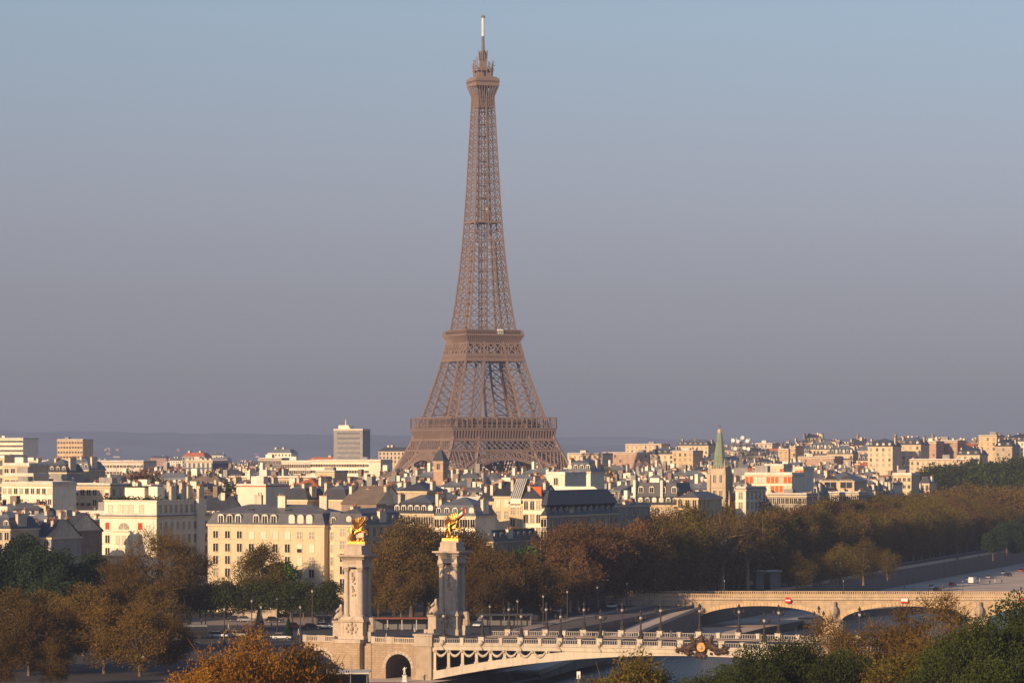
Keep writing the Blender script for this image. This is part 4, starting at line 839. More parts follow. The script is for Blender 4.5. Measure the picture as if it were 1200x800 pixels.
# --- others: (px0, px1, ytop, D, depth, wall, roof, roof material, label, options)
N = [
 (68.5, 80, 622, 930, 17.5, 'brown_render', 'gable', 'slate', 'narrow house whose large blank brown side wall faces the white cream block', dict(cols=1, floors=2, chim=2)),
 (-20, 12, 619, 905, 14, 'tan_stone', 'mansard', 'slate', 'dark mansard house with an orange brick chimney at the left edge', dict(dorm=3, chim=3, cols=4, floors=2)),
 (13, 36, 626, 925, 13, 'tan_stone', 'mansard', 'slate', 'slate mansard house, tall chimney, second from left above the dark green trees', dict(dorm=2, chim=3, cols=3, floors=2)),
 (37, 60, 629, 915, 15, 'grey_render', 'gable', 'slate', 'dark gabled house, bare party walls, third from left above the dark green trees', dict(chim=3, cols=2, floors=2)),
 (20, 58, 612, 965, 12, 'tan_stone', 'hip', 'zinc', 'low zinc roofed house crowded with chimneys, behind the dark roofs on the left', dict(chim=4)),
 (2, 61.5, 567, 1080, 14, 'white_render', 'flat', 'pale_concrete', 'white modern block with balconies and a blank right pier, at the left edge', dict(cols=9, floors=4, kinds=('dark', 'blind', 'curtain', 'dark'), chim=0, ww=1.2, wh=1.7, balcony=(), pitch=3.4)),
 (65, 129, 569, 1100, 13, 'cream_stone', 'flat', 'brown_roof', 'cream flats with a brown roof strip, between the white modern block and the planted roof', dict(cols=9, floors=4, kinds=('dark', 'curtain', 'dark', 'half'), chim=0, ww=1.5, wh=1.9, side_cols=3)),
 (-10, 5, 536, 1260, 15, 'cream_stone', 'flat', 'pale_concrete', 'tall cream stepped block cut by the left edge of the view', dict(cols=2, floors=4)),
 (4, 34, 545, 1250, 13, 'cream_stone', 'flat', 'pale_concrete', 'cream stepped terrace block rising behind the white modern block', dict(cols=4, floors=3, ww=1.8, wh=1.8, chim=0)),
 (5, 39, 557, 1200, 10, 'cream_stone', 'flat', 'pale_concrete', 'lower cream terrace directly behind the white modern block', dict(cols=5, floors=2, ww=1.8, wh=1.5, chim=0)),
 (36, 78, 553, 1300, 12, 'grey_render', 'mansard', 'slate', 'blue grey mansard house behind the cream flats on the left', dict(dorm=6, chim=3)),
 (78, 104, 550, 1320, 12, 'tan_stone', 'mansard', 'zinc', 'zinc mansard house with pale dormers behind the brown roof strip', dict(dorm=4, chim=4)),
 (277, 311.5, 570, 1050, 15, 'white_render', 'flat', 'red_tile', 'plain white box with a thin red tile top behind the grey mansard roof', dict(chim=1, cornice=False)),
 (340, 372, 570, 1075, 12, 'white_render', 'hip', 'red_tile', 'low white house under an orange red tiled roof', dict(chim=2, cornice=False)),
 (331, 360, 585, 985, 12, 'tan_stone', 'mansard', 'slate', 'navy slate mansard house with white chimneys above the cream block, left of the pair', dict(dorm=0, chim=3)),
 (376, 406, 585, 985, 12, 'tan_stone', 'mansard', 'slate', 'navy slate mansard house with white chimneys above the cream block, right of the pair', dict(dorm=0, chim=3)),
 (400, 441, 590, 960, 18, 'brown_render', 'gable', 'brown_roof', 'broad brown grey gable rising behind the cream corner pavilion', dict(chim=3, cornice=False)),
 (268, 372, 560, 1350, 12, 'tan_stone', 'flat', 'brown_roof', 'long low stone building with a flat brown roof behind the plain white box', dict(cols=26, floors=1, ww=1.2, wh=2, chim=0)),
 (461, 508, 601, 930, 14, 'tan_stone', 'mansard', 'slate', 'dark mansard house with arched dormers between the two gilded columns', dict(dorm=6, chim=3, cols=8, floors=2)),
 (509, 557, 604, 925, 13, 'white_render', 'mansard', 'zinc', 'pale house with glazed attic behind the trumpeting statue', dict(dorm=5, chim=2, cols=8, floors=2)),
 (536, 564, 585, 975, 12, 'white_render', 'flat', 'pale_concrete', 'bright white box house with one dark window, just above the trumpeting statue', dict(cols=2, floors=1, kinds=('dark', 'blind'), chim=1)),
 (466, 500, 575, 1050, 14, 'tan_stone', 'hip', 'slate', 'dark hipped roof house with brick gable behind the arched dormers', dict(chim=3)),
 (561, 579, 587, 960, 13, 'cream_stone', 'gable', 'slate', 'narrow cream house with two little dark windows right of the trumpeting statue', dict(cols=2, floors=3, chim=3)),
 (579, 598, 581, 950, 13, 'cream_stone', 'gable', 'slate', 'cream gabled house with a tall brick chimney, left of the striped skylight house', dict(cols=2, floors=3, kinds=('blind', 'curtain'), chim=3)),
 (597, 613, 590, 945, 13, 'ochre_stone', 'mansard', 'slate', 'house with a steep grey striped studio skylight left of the tall white three window house', dict(cols=2, floors=3, kinds=('curtain', 'dark'), chim=2)),
 (613, 634.5, 584, 940, 12, 'white_render', 'gable', 'slate', 'tall white house three windows wide beside the large dark mansard building', dict(cols=3, floors=4, kinds=('arched', 'arched', 'curtain'), chim=2, ww=1.2, wh=2.4, pitch=3.7)),
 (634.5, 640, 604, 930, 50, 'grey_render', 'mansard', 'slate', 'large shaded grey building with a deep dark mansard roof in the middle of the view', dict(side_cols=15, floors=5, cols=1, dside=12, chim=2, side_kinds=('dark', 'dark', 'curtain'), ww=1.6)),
 (641, 662, 556, 1020, 16, 'white_render', 'flat', 'pale_concrete', 'blank white chimney block rising behind the deep dark mansard roof', dict(chim=2, cornice=False, cols=1, floors=1)),
 (664, 692, 552, 1150, 12, 'white_render', 'mansard', 'zinc', 'white topped house with round dormers behind the blank white block', dict(dorm=4, chim=3)),
 (569, 578, 634, 905, 30, 'tan_stone', 'mansard', 'slate', 'small shaded mansard building low among the brown trees, right of the farther column', dict(side_cols=8, dside=8, floors=4, chim=2, cols=1)),
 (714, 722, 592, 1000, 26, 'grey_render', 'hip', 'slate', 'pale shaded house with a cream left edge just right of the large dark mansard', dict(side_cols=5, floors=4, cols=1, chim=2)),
 (738, 795, 591, 1050, 15, 'ochre_stone', 'mansard', 'slate', 'orange stone building with a tall double tier slate roof and white dormers', dict(cols=8, floors=4, dorm=7, chim=0, kinds=('dark', 'curtain', 'curtain'))),
 (793, 818, 583, 1040, 20, 'ochre_stone', 'hip', 'lead_roof', 'orange stone corner pavilion under a small lead roof beside the church spire', dict(cols=3, floors=4, side_cols=6, chim=1, ww=1.2, wh=2.4)),
 (862, 874, 573, 1080, 18, 'white_render', 'flat', 'zinc', 'white faced house with a pale parapet just right of the church', dict(cols=1, floors=3, side_cols=5, chim=1, kinds=('curtain',))),
 (873, 928, 556, 1240, 13, 'white_render', 'flat', 'pale_concrete', 'white modern flats with orange red shutters right of the church', dict(cols=11, floors=5, kinds=('orange', 'blind', 'blind', 'orange'), chim=0, wh=2.3)),
 (896, 918, 546, 1255, 9, 'white_render', 'flat', 'pale_concrete', 'small upper storey block with orange panels above the orange shuttered flats', dict(cols=5, floors=1, kinds=('orange', 'orange', 'blind'), chim=0, base=0)),
 (932, 941, 549, 1290, 12, 'white_render', 'flat', 'pale_concrete', 'slim tower with stacked orange red panels beside the orange shuttered flats', dict(cols=2, floors=5, kinds=('orange',), ww=1.6, wh=2.4, chim=0)),
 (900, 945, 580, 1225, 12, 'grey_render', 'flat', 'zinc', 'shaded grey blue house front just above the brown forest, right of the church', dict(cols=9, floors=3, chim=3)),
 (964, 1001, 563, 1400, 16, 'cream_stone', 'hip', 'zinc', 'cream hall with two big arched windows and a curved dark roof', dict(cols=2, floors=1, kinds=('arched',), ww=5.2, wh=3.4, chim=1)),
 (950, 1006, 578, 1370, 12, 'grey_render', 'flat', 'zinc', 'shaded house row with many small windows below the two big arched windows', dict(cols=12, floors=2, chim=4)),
 (1012, 1046, 567, 1500, 14, 'white_render', 'flat', 'lead_roof', 'white modern house with a red brown flat roof left of the cream slab tower', dict(cols=6, floors=2, chim=2)),
 (1046, 1068, 556, 1570, 12, 'cream_stone', 'flat', 'pale_concrete', 'cream slab tower standing at the right end of the near roofs', dict(cols=4, floors=2, chim=0, wh=1.6)),
 (1078, 1089, 566, 1720, 12, 'cream_stone', 'mansard', 'slate', 'narrow dark roofed house at the very right end of the near roofs', dict(cols=2, floors=3, chim=3)),
 # farther things that stand out
 (-6, 27, 514, 2900, 24, 'white_render', 'flat', 'pale_concrete', 'wide white slab block with rows of windows on the horizon at the left edge', dict(cols=16, floors=7, ww=1.6, wh=1.6, pitch=4, chim=0)),
 (67, 97, 515.5, 2800, 16, 'ochre_stone', 'flat', 'brown_roof', 'pinkish cream slab block on the horizon, second from the left', dict(cols=9, floors=6, ww=1.8, wh=1.8, pitch=4, chim=0)),
 (12, 168, 541, 1900, 14, 'pale_concrete', 'flat', 'zinc', 'very long low pale office with window bands across the left roofs', dict(cols=40, floors=2, ww=1.6, wh=1.3, pitch=3.6, chim=0)),
 (391, 425, 503.5, 2900, 14, 'grey_render', 'flat', 'pale_concrete', 'tall grey striped office tower left of the lattice tower', dict(chim=0)),
 (303, 330, 538, 1950, 14, 'blue_cladding', 'flat', 'slate', 'dark blue glassy office block left of the long white office', dict(chim=0, cols=8, floors=3)),
 (217, 249, 541, 1900, 18, 'blue_cladding', 'flat', 'slate', 'dark block with a row of white pillars and deep blue side', dict(chim=0, cols=6, floors=2, kinds=('blind',), ww=1.2, wh=5, pitch=6)),
 (365, 432, 540, 1850, 16, 'white_render', 'flat', 'pale_concrete', 'long white banded modern office left of the lattice tower', dict(cols=22, floors=4, ww=2.4, wh=1.3, pitch=3.4, chim=0)),
 (330, 366, 541, 1880, 14, 'pale_concrete', 'flat', 'pale_concrete', 'grey glass wing joined to the long white banded office', dict(cols=14, floors=3, ww=2, wh=1.6, pitch=3.4, chim=0)),
 (432, 446, 540, 1830, 14, 'white_render', 'flat', 'pale_concrete', 'plain white end wall block beside the long white banded office', dict(chim=0)),
 (370, 392, 553, 1600, 13, 'ochre_stone', 'flat', 'brown_roof', 'plain pink orange box with two tiny windows below the long white banded office', dict(cols=2, floors=1, ww=1, wh=1, chim=0)),
 (284, 307, 554, 1650, 13, 'ochre_stone', 'flat', 'pale_concrete', 'peach coloured box house left of the dark blue office', dict(chim=0)),
]
NR = {}
for a in N: NR[a[8]] = notable('tower_block' if 'tower' in a[8] and 'slab' in a[8] or 'striped office' in a[8] else 'apartment_building', *a[:9], **a[9])
# striping of the grey office tower
root, w_, h, top, rf = NR['tall grey striped office tower left of the lattice tower']
for i in range(13): mb = MB(); z = h - 4 - i * 4.2; mb.box(3.5, w_ - 3, -.25, 0, z, z + 2.0, 'steel_grey'); mb.build('window_band', root)
mb = MB(); mb.box(2, 12, 5, 15, h, h + 4, 'white_render'); mb.cone((7, 9, h + 4), (7, 9, h + 9), .5, .3, 'antenna_white', 6); mb.build('rooftop_plant', root)
# second tier of the slate roof and tall white flues
root, w_, h, top, rf = NR['orange stone building with a tall double tier slate roof and white dormers']
mb = MB(); mb.frust(.8, w_ - .8, 1, 14, h + 2.6, 1.6, w_ - 1.6, 2.2, 13, h + 6.8, 'slate'); t2 = mb.build('upper_roof', rf)
for x in (.2, .42, .66, .88): dormer(rf, w_ * x, 1.2, h + 3.7, 1.7, 2.0)
for x in (.06, .62): mb = MB(); mb.box(w_ * x, w_ * x + .8, .3, 3, h, h + 7.6, 'white_render'); mb.build('chimney', rf)
# striped skylight
root, w_, h, top, rf = NR['house with a steep grey striped studio skylight left of the tall white three window house']
mb = MB(); mb.face([(.4, -.3, h + 1.5), (w_ - .6, -.3, h + 1.5), (w_ - .2, 3.2, h + 7), (1.1, 3.2, h + 7)], 'zinc')
for i in range(6): x = i / 5; mb.beam((.4 + (w_ - 1.0) * x, -.4, h + 1.55), (1.1 + (w_ - 1.3) * x, 3.1, h + 7.05), .14, 'frame_white')
mb.box(.4, w_ - .6, -.3, 3, h - 1, h + 1.5, 'white_render'); mb.box(.5, w_ - .3, 3.2, 5, h, h + 7, 'grey_render'); mb.build('skylight', rf)
root, w_, h, top, rf = NR['tall white house three windows wide beside the large dark mansard building']
mb = MB(); mb.face([(w_ * .45, -.3, h + 3.4), (w_ + .1, -.3, h + 3.4), (w_ + .1, -.3, h + .6)], 'orange_panel'); mb.build('orange_gable', rf)
# white curved party wall behind the large mansard
root, w_, h, top, rf = NR['large shaded grey building with a deep dark mansard roof in the middle of the view']
mb = MB(); zw = [(-23, 32.6), (-7, 32.6), (-4.5, 31), (-2.5, 28.4), (-.5, 25.5)]
for (a, z0), (b, z1) in zip(zw, zw[1:]): mb.poly([(a, 52, 5), (b, 52, 5), (b, 52, z1), (a, 52, z0), (a, 52.6, 5), (b, 52.6, 5), (b, 52.6, z1), (a, 52.6, z0)], [(0, 1, 2, 3), (7, 6, 5, 4), (3, 2, 6, 7), (1, 5, 6, 2), (0, 3, 7, 4)], 'white_render')
mb.build('party_wall', root)
mb = MB(); mb.frust(-.2, w_ + .2, 0, 50, h + 2.9, .3, w_ - .5, 3, 44, h + 7, 'slate'); mb.build('upper_roof', rf)

# church tower with green spire
p = W(831, 590, 1100); church = thing('church_tower', (p.x, 1100, 0), R(-ANG), 'tan stone church tower with a slender green spire', 'church')
tw = 5.4; ht = ZY(549, 1100); mb = MB(); mb.box(0, tw, 0, tw, 0, ht, 'tan_stone')
for x in (0, tw):
    for y in (0, tw): mb.box(x - .55, x + .55, y - .55, y + .55, 0, ht - 2, 'tan_stone'); mb.cone((x, y, ht - 2), (x, y, ht + 3.2), .55, .05, 'tan_stone', 6)
for i in range(7): x = .7 + i * .66; [mb.cone((x, y, ht), (x, y, ht + 1.1), .22, .05, 'tan_stone', 4) for y in (.2, tw - .2)]; mb.cone((tw - .2, x, ht), (tw - .2, x, ht + 1.1), .22, .05, 'tan_stone', 4)
mb.box(-.3, tw + .3, -.3, tw + .3, ht - 6.2, ht - 5.9, 'tan_stone'); mb.frust(-.9, tw + .9, -.9, tw + .9, 0, -.2, tw + .2, -.2, tw + .2, ht - 9.5, 'tan_stone', False); mb.build('belfry', church)
for z in (ht - 4.6, ht - 9.0):
    for x in (1.9, 4.1): window(church, 'arched', x, 0 if z > ht - 6 else -.25, z, .85, 2.9 if z > ht - 6 else 2.0); window(church, 'arched', tw + (0 if z > ht - 6 else .25), x, z, .85, 2.9 if z > ht - 6 else 2.0, side=1)
mb = MB(); tip = ZY(499, 1100); prof = [(2.5, ht), (1.85, ht + (tip - ht) * .33), (1.2, ht + (tip - ht) * .66), (.75, ht + (tip - ht) * .84)]
mb.lathe(prof, 'green_copper', 8, (tw / 2, tw / 2, 0))
for k in range(8):
    t = k * math.pi / 4
    for j in range(9): f_ = j / 9; r = 2.5 * (1 - f_) + .75 * f_; z = ht + (tip - ht) * .84 * f_; mb.ball((tw / 2 + r * math.cos(t), tw / 2 + r * math.sin(t), z), .17, 'green_copper', 4, 3)
sp = mb.build('spire', church)
mb = MB(); zt_ = ht + (tip - ht) * .84; mb.lathe([(.85, zt_), (.85, zt_ + 1), (.5, zt_ + 1.3), (.3, tip - 1)], 'tan_stone', 6, (tw / 2, tw / 2, 0)); mb.cone((tw / 2, tw / 2, tip - 1), (tw / 2, tw / 2, tip + .6), .1, .05, 'bronze_dark', 5); mb.box(tw / 2 - .5, tw / 2 + .5, tw / 2 - .08, tw / 2 + .08, tip, tip + .15, 'bronze_dark'); mb.build('finial', sp)
mb = MB(); mb.box(tw + 1.2, tw + 8, 3, 24, 0, ht - 14, 'tan_stone'); mb.frust(tw + .9, tw + 8.3, 2.7, 24, ht - 14, tw + 4.4, tw + 4.8, 2.7, 24, ht - 8, 'slate')
for i in range(3): mb.box(tw + .6, tw + 1.4, 1 + i * 5, 1.8 + i * 5, 0, ht - 10, 'tan_stone'); mb.cone((tw + 1, 1.4 + i * 5, ht - 10), (tw + 1, 1.4 + i * 5, ht - 7), .5, .05, 'tan_stone', 4)
mb.build('nave', church); FOOT.append((p.x + 5, 1110, 14))
# belfry with slate pyramid in front of the lattice tower
p = W(508, 560, 1400); bt = thing('belfry_tower', (p.x, 1400, 0), R(-ANG), 'small square belfry with a slate pyramid roof, in front of the lattice tower', 'tower'); hb = ZY(540, 1400)
mb = MB(); mb.box(0, 4.4, 0, 4.4, 0, hb, 'pink_brick'); mb.box(-.3, 4.7, -.3, 4.7, hb - .5, hb, 'tan_stone'); mb.box(-.2, 4.6, -.2, 4.6, hb - 4.4, hb - 4, 'tan_stone'); mb.build('shaft', bt); window(bt, 'arched', 2.2, 0, hb - 3.6, 1.5, 2.6); window(bt, 'arched', 4.4, 2.2, hb - 3.6, 1.5, 2.6, side=1)
mb = MB(); mb.frust(-.5, 4.9, -.5, 4.9, hb, 1.6, 2.8, 1.6, 2.8, hb + 4.6, 'slate'); mb.cone((2.2, 2.2, hb + 4.6), (2.2, 2.2, hb + 5.8), .15, .05, 'slate', 5); mb.build('roof', bt); FOOT.append((p.x, 1403, 6))
# roof mast carrying aerial drums
p = W(868, 545, 1500); am = thing('antenna_mast', (p.x, 1500, 0), 0, 'dark rooftop antenna platform with white drums right of the church spire', 'antenna'); za_ = ZY(520, 1500)
mb = MB(); mb.box(-3, 3, -3, 3, 0, ZY(548, 1500), 'grey_render'); mb.beam((0, 0, 25), (0, 0, za_ + 1), 1.2, 'steel_grey'); mb.build('pylon', am)
mb = MB(); mb.box(-4.2, 4.2, -2.5, 2.5, za_ - .4, za_ + .3, 'steel_grey'); mb.box(-3.4, 3.4, -2, 2, za_ - 3.6, za_ - 3.2, 'steel_grey')
for x in (-4, -2, 0, 2, 4): mb.beam((x * .4, 0, za_ - 5), (x, 0, za_ - .3), .3, 'steel_grey'); mb.beam((x, 0, za_), (x, 0, za_ + 2.8), .2, 'antenna_white')
mb.build('platform', am)
for x, z in ((-3.6, 1.6), (-1.4, 1.2), (.6, 2.8), (2.8, 1.4), (-2.6, -2), (1.5, -1.8), (3.2, -2.2)): mb = MB(); mb.cone((x, -2.6, za_ + z), (x, -2.0, za_ + z), .85, .85, 'antenna_white', 10); mb.build('dish', am)

# ---- western heights: bigger sunlit blocks
WEST = [
 (665, 706, 532, 2350, 'cream_stone', 'flat', 'long peach coloured block on the heights just right of the lattice tower'),
 (706, 760, 531, 2400, 'pink_brick', 'flat', 'long pinkish block on the heights, second right of the lattice tower'),
 (733, 775, 521, 2700, 'cream_stone', 'flat', 'tall pale block on the skyline behind the pinkish blocks'),
 (762, 790, 528, 2300, 'cream_stone', 'mansard', 'peach stone block with a recessed dark centre on the heights'),
 (788, 812, 529, 2250, 'ochre_stone', 'flat', 'plain peach block with a stair turret on the heights left of the green spire'),
 (794, 830, 518, 2700, 'cream_stone', 'mansard', 'pale skyline block with chimneys immediately left of the green spire'),
 (885, 905, 520, 2900, 'pale_concrete', 'flat', 'pale skyline block right of the dark antenna platform'),
 (912, 924, 527, 2400, 'ochre_stone', 'flat', 'brown double slab tower on the heights above the orange shuttered flats'),
 (926, 932, 524, 2380, 'ochre_stone', 'flat', 'narrow peach slab tower on the heights above the orange shuttered flats'),
 (935, 978, 536, 2300, 'pink_brick', 'flat', 'blank brown pink wall block on the heights'),
 (930, 978, 517, 2900, 'tan_stone', 'mansard', 'dark topped skyline block above the blank brown pink wall'),
 (1017, 1046, 519, 2200, 'cream_stone', 'mansard', 'large cream stone block with turreted roof on the heights, left one of two'),
 (1055, 1079, 517, 2230, 'cream_stone', 'mansard', 'large cream stone block with turreted roof on the heights, right one of two'),
 (1079, 1097, 518, 2300, 'pink_brick', 'flat', 'brown pink blank walled block with white chimney strips on the heights'),
 (1097, 1122, 517, 2320, 'pink_brick', 'flat', 'brown pink walled block with one white flue on the heights'),
 (1066, 1136, 539, 2130, 'cream_stone', 'flat', 'long low cream stone block with arched windows in front of the brown pink walls'),
 (1121, 1148, 529, 2180, 'cream_stone', 'mansard', 'cream house with a dark arched roof bay on the heights'),
 (1147, 1168, 511, 2300, 'ochre_stone', 'flat', 'tall brown slab tower on the skyline at the far right'),
 (1166, 1186, 519, 2240, 'tan_stone', 'mansard', 'grey roofed stone block between the brown slab tower and the frame edge'),
 (1177, 1225, 513, 2330, 'white_render', 'mansard', 'pale topped stone block cut by the right edge of the view'),
 (985, 1012, 526, 2500, 'tan_stone', 'flat', 'pale low block on the heights left of the two turreted blocks'),
]
for (a, b, y, D, wl, rk, lab) in WEST:
    bz = hz((((a + b) / 2) - 600) * D / F, D) - 6; span = (b - a) * D / F
    notable('apartment_building', a, b, y + (4 if rk == 'mansard' else 0), D, 18, wl, rk, 'slate' if rk == 'mansard' else 'brown_roof', lab, cols=max(2, int(span / 3.4)), floors=4 if span < 40 else 3, kinds=('dark', 'curtain', 'curtain'), ww=1.4, wh=2.0, dorm=max(2, int(span / 4)) if rk == 'mansard' else 0, chim=3 if rk == 'mansard' else 2, base=bz, group='stone blocks on the western heights')

# ---- generic houses filling the districts between
def house_mesh(seed, far=False):
    rng = random.Random(seed); w_ = rng.uniform(8.5, 20); d = rng.uniform(10, 13.5); h = rng.uniform(16.5, 22)
    wl = rng.choice(['cream_stone', 'cream_stone', 'tan_stone', 'white_render', 'tan_stone', 'ochre_stone', 'grey_render', 'pink_brick']); kind = rng.choice(['mansard'] * 5 + ['gable', 'hip', 'flat', 'flat'])
    rm = rng.choice(['zinc', 'zinc', 'slate', 'slate', 'lead_roof', 'brown_roof']) if kind != 'hip' else rng.choice(['slate', 'red_tile', 'zinc']); 
    if kind == 'flat': rm = rng.choice(['pale_concrete', 'brown_roof', 'lead_roof'])
    mb, top = roof_mesh(w_, d, h, kind, rng, rm); mb.box(0, w_, 0, d, -8, h, wl); mb.box(-.25, w_ + .25, -.25, d + .25, h - .5, h - .04, 'cream_stone')
    nc = max(3, int(w_ / 2.6))
    for r in range(3):
        for c in range(nc):
            x = w_ * (c + .5) / nc; z = h - 2.9 - 3.2 * r; k = rng.choice(['glass_dark', 'glass_dark', 'curtain', 'blind']); mb.box(x - .6, x + .6, -.05, .0, z, z + 2, k, False)
        for c in range(4): y = d * (c + .5) / 4; z = h - 2.9 - 3.2 * r; mb.box(w_, w_ + .05, y - .6, y + .6, z, z + 2, rng.choice(['glass_dark', 'curtain']), False)
    if kind == 'mansard':
        for c in range(nc):
            x = w_ * (c + .5) / nc; m = 'frame_white' if seed % 3 else 'cream_stone'; mb.box(x - .7, x + .7, .0, 1.6, h + .2, h + 2.3, m); mb.box(x - .45, x + .45, -.05, 0, h + .4, h + 2.0, rng.choice(['glass_dark', 'glass_dark', 'blind']), False); mb.box(x - .8, x + .8, -.1, 1.7, h + 2.3, h + 2.45, 'zinc')
    for i in range(rng.randint(2, 4)):
        x = (.4, w_ - .4)[i] if i < 2 else rng.uniform(2, w_ - 2); chimney_mb(mb, x, d * rng.uniform(.25, .7), h - .5, top + rng.uniform(-1.8, .3), rng.uniform(1.8, 5.0), .8, rng.choice(['y', 'y', 'x']) if i > 1 else 'y', rng=rng)
    if rng.random() < .5: x = rng.uniform(1, w_ - 3); mb.box(x, x + rng.uniform(1.2, 2.6), d * .4, d * .6, top - .4, top + rng.uniform(1.4, 2.6), rng.choice(['white_render', 'grey_render', 'brown_render']))
    for r in (2.95, 12.55): mb.box(-.1, w_ + .1, -.55, 0, h - r - .12, h - r, wl); mb.box(-.1, w_ + .1, -.55, -.5, h - r, h - r + .8, 'bronze_dark', False)
    for i in range(rng.randint(3, 7)):
        x, y = rng.uniform(1.6, w_ - 2.5), rng.uniform(3, d - 3); hh = rng.uniform(.5, 1.5); zb = top - .5 if kind != 'flat' else h + .3; mb.box(x, x + rng.uniform(.5, 1.8), y, y + rng.uniform(.5, 1.5), zb - 1, zb + hh, rng.choice(['chimney_render', 'zinc', 'brown_render', 'white_render', 'glass_dark']))
    if rng.random() < .5: x = rng.uniform(1, w_ - 1); mb.beam((x, d * .5, top), (x, d * .5, top + 2.8), .1, 'steel_grey'); mb.beam((x - .7, d * .5, top + 2.3), (x + .7, d * .5, top + 2.3), .1, 'steel_grey')
    wn = {'cream_stone': 'cream', 'tan_stone': 'tan stone', 'white_render': 'white', 'ochre_stone': 'ochre', 'grey_render': 'grey', 'pink_brick': 'pink brick'}[wl]
    rn = {'zinc': 'pale zinc', 'slate': 'dark slate', 'lead_roof': 'dull lead', 'brown_roof': 'brown', 'red_tile': 'red tiled', 'pale_concrete': 'pale'}[rm]
    return mb.mesh('house'), w_, d, h, top, wn, f'{rn} {kind}' if kind != 'gable' else f'{rn} gabled'
ARC = [house_mesh(100 + i) for i in range(34)]
LM = [(20, 'the white modern block'), (97, 'the cream flats'), (150, 'the white cream block'), (215, 'the white stair tower'), (262, 'the left end of the cream block'), (300, 'the plain white box'), (345, 'the orange red tiled roof'), (390, 'the grey striped office tower'), (425, 'the cream corner pavilion'), (470, 'the left foot of the lattice tower'), (515, 'the slate pyramid belfry'), (550, 'the trumpeting statue'), (590, 'the cream gabled house'), (625, 'the tall white three window house'), (650, 'the blank white chimney block'), (690, 'the large dark mansard'), (720, 'the shaded house beside the dark mansard'), (765, 'the double tier slate roof'), (805, 'the orange stone pavilion'), (843, 'the green spire'), (870, 'the antenna platform'), (900, 'the orange shuttered flats'), (936, 'the orange panelled slim tower'), (983, 'the two big arched windows'), (1030, 'the turreted cream block'), (1058, 'the cream slab tower'), (1085, 'the right end of the near roofs'), (1130, 'the long low cream block'), (1180, 'the frame edge')]
def near_lm(px): return min(LM, key=lambda t: abs(t[0] - px))
def blocked(x, y, r):
    for fx, fy, fr in FOOT:
        if (x - fx) ** 2 + (y - fy) ** 2 < (r + fr) ** 2: return True
    return False
def bank_x(y):                                          # left bank line
    for (xa, ya), (xb, yb) in zip(bankL[6:], bankL[7:]):
        if ya <= y <= yb: return xa + (xb - xa) * (y - ya) / (yb - ya)
    return 9e9
def bankr_x(y):
    for (xa, ya), (xb, yb) in zip(bankR, bankR[1:]):
        if ya <= y <= yb: return xa + (xb - xa) * (y - ya) / (yb - ya)
    return -9e9
rg = random.Random(21); HOUSES = []; D = 1000.0; HEAD = []
while D < 2500:
    x = GX(-30, D) + rg.uniform(0, 15)
    while x < GX(1215, D):
        ai = rg.randrange(len(ARC)); me, w_, d, h, top, wn, rn = ARC[ai]; y = D + rg.uniform(-8, 8); bz = hz(x, y) - (1 if hz(x, y) > 0 else 0); px = CX + F * x / y
        cx, cy = x + w_ / 2 * CA, y - w_ / 2 * SA + d / 2
        lim = bank_x(y) - 60 if y < 2000 else (1e9 if hz(x, y) > 6 else bank_x(y) - 60)
        tower_zone = abs(cx - TXC) < 75 and abs(cy - TD) < 80
        park = px > 1035 and 1250 < y < 2150
        if cx < lim and not blocked(cx, cy, w_ * .45) and not tower_zone and not park and not (y > 2260 and 488 < px < 648):
            zs = rg.choice([1, 1.05, 1.12, 1.2]) * (1 if y < 1300 else 1.1)
            if px > 1040 and y < 1300: zs = .9
            HOUSES.append((x, y, bz, zs, ai, px)); FOOT.append((cx, cy, w_ * .45))
        x += w_ * CA + rg.uniform(.2, 3.5)
    D *= 1.021
HOUSES.sort(key=lambda t: t[1]); print('houses', len(HOUSES))
CAP = 300 - len(N) - len(WEST) - 8
used_lab = {}
def say(x, y, px, ai, zs):
    wn, rn = ARC[ai][5], ARC[ai][6]; lx, ln = near_lm(px); rel = 'behind' if abs(px - lx) < 5 else ('left behind' if px < lx else 'right behind')
    rn2 = rn.replace('pale flat', 'flat').replace('red tiled', 'red')
    return f'{wn} house, {rn2} roof, {rel} {ln}'
labs = [say(x, y, px, ai, zs) for x, y, bz, zs, ai, px in HOUSES[:CAP]]
grp = {}
for i, l in enumerate(labs): grp.setdefault(l, []).append(i)
for l, ii in grp.items():
    if len(ii) == 2: labs[ii[0]] = 'nearer ' + l; labs[ii[1]] = 'farther ' + l
    elif len(ii) > 2:
        for k, i in enumerate(ii): labs[i] = f'{ORD[k]} nearest {l}'
for i, (x, y, bz, zs, ai, px) in enumerate(HOUSES[:CAP]):
    o = link('house', ARC[ai][0], None, (x, y, bz), R(-ANG), (1, 1, zs)); tag(o, labs[i], 'house', 'town houses filling the left bank')
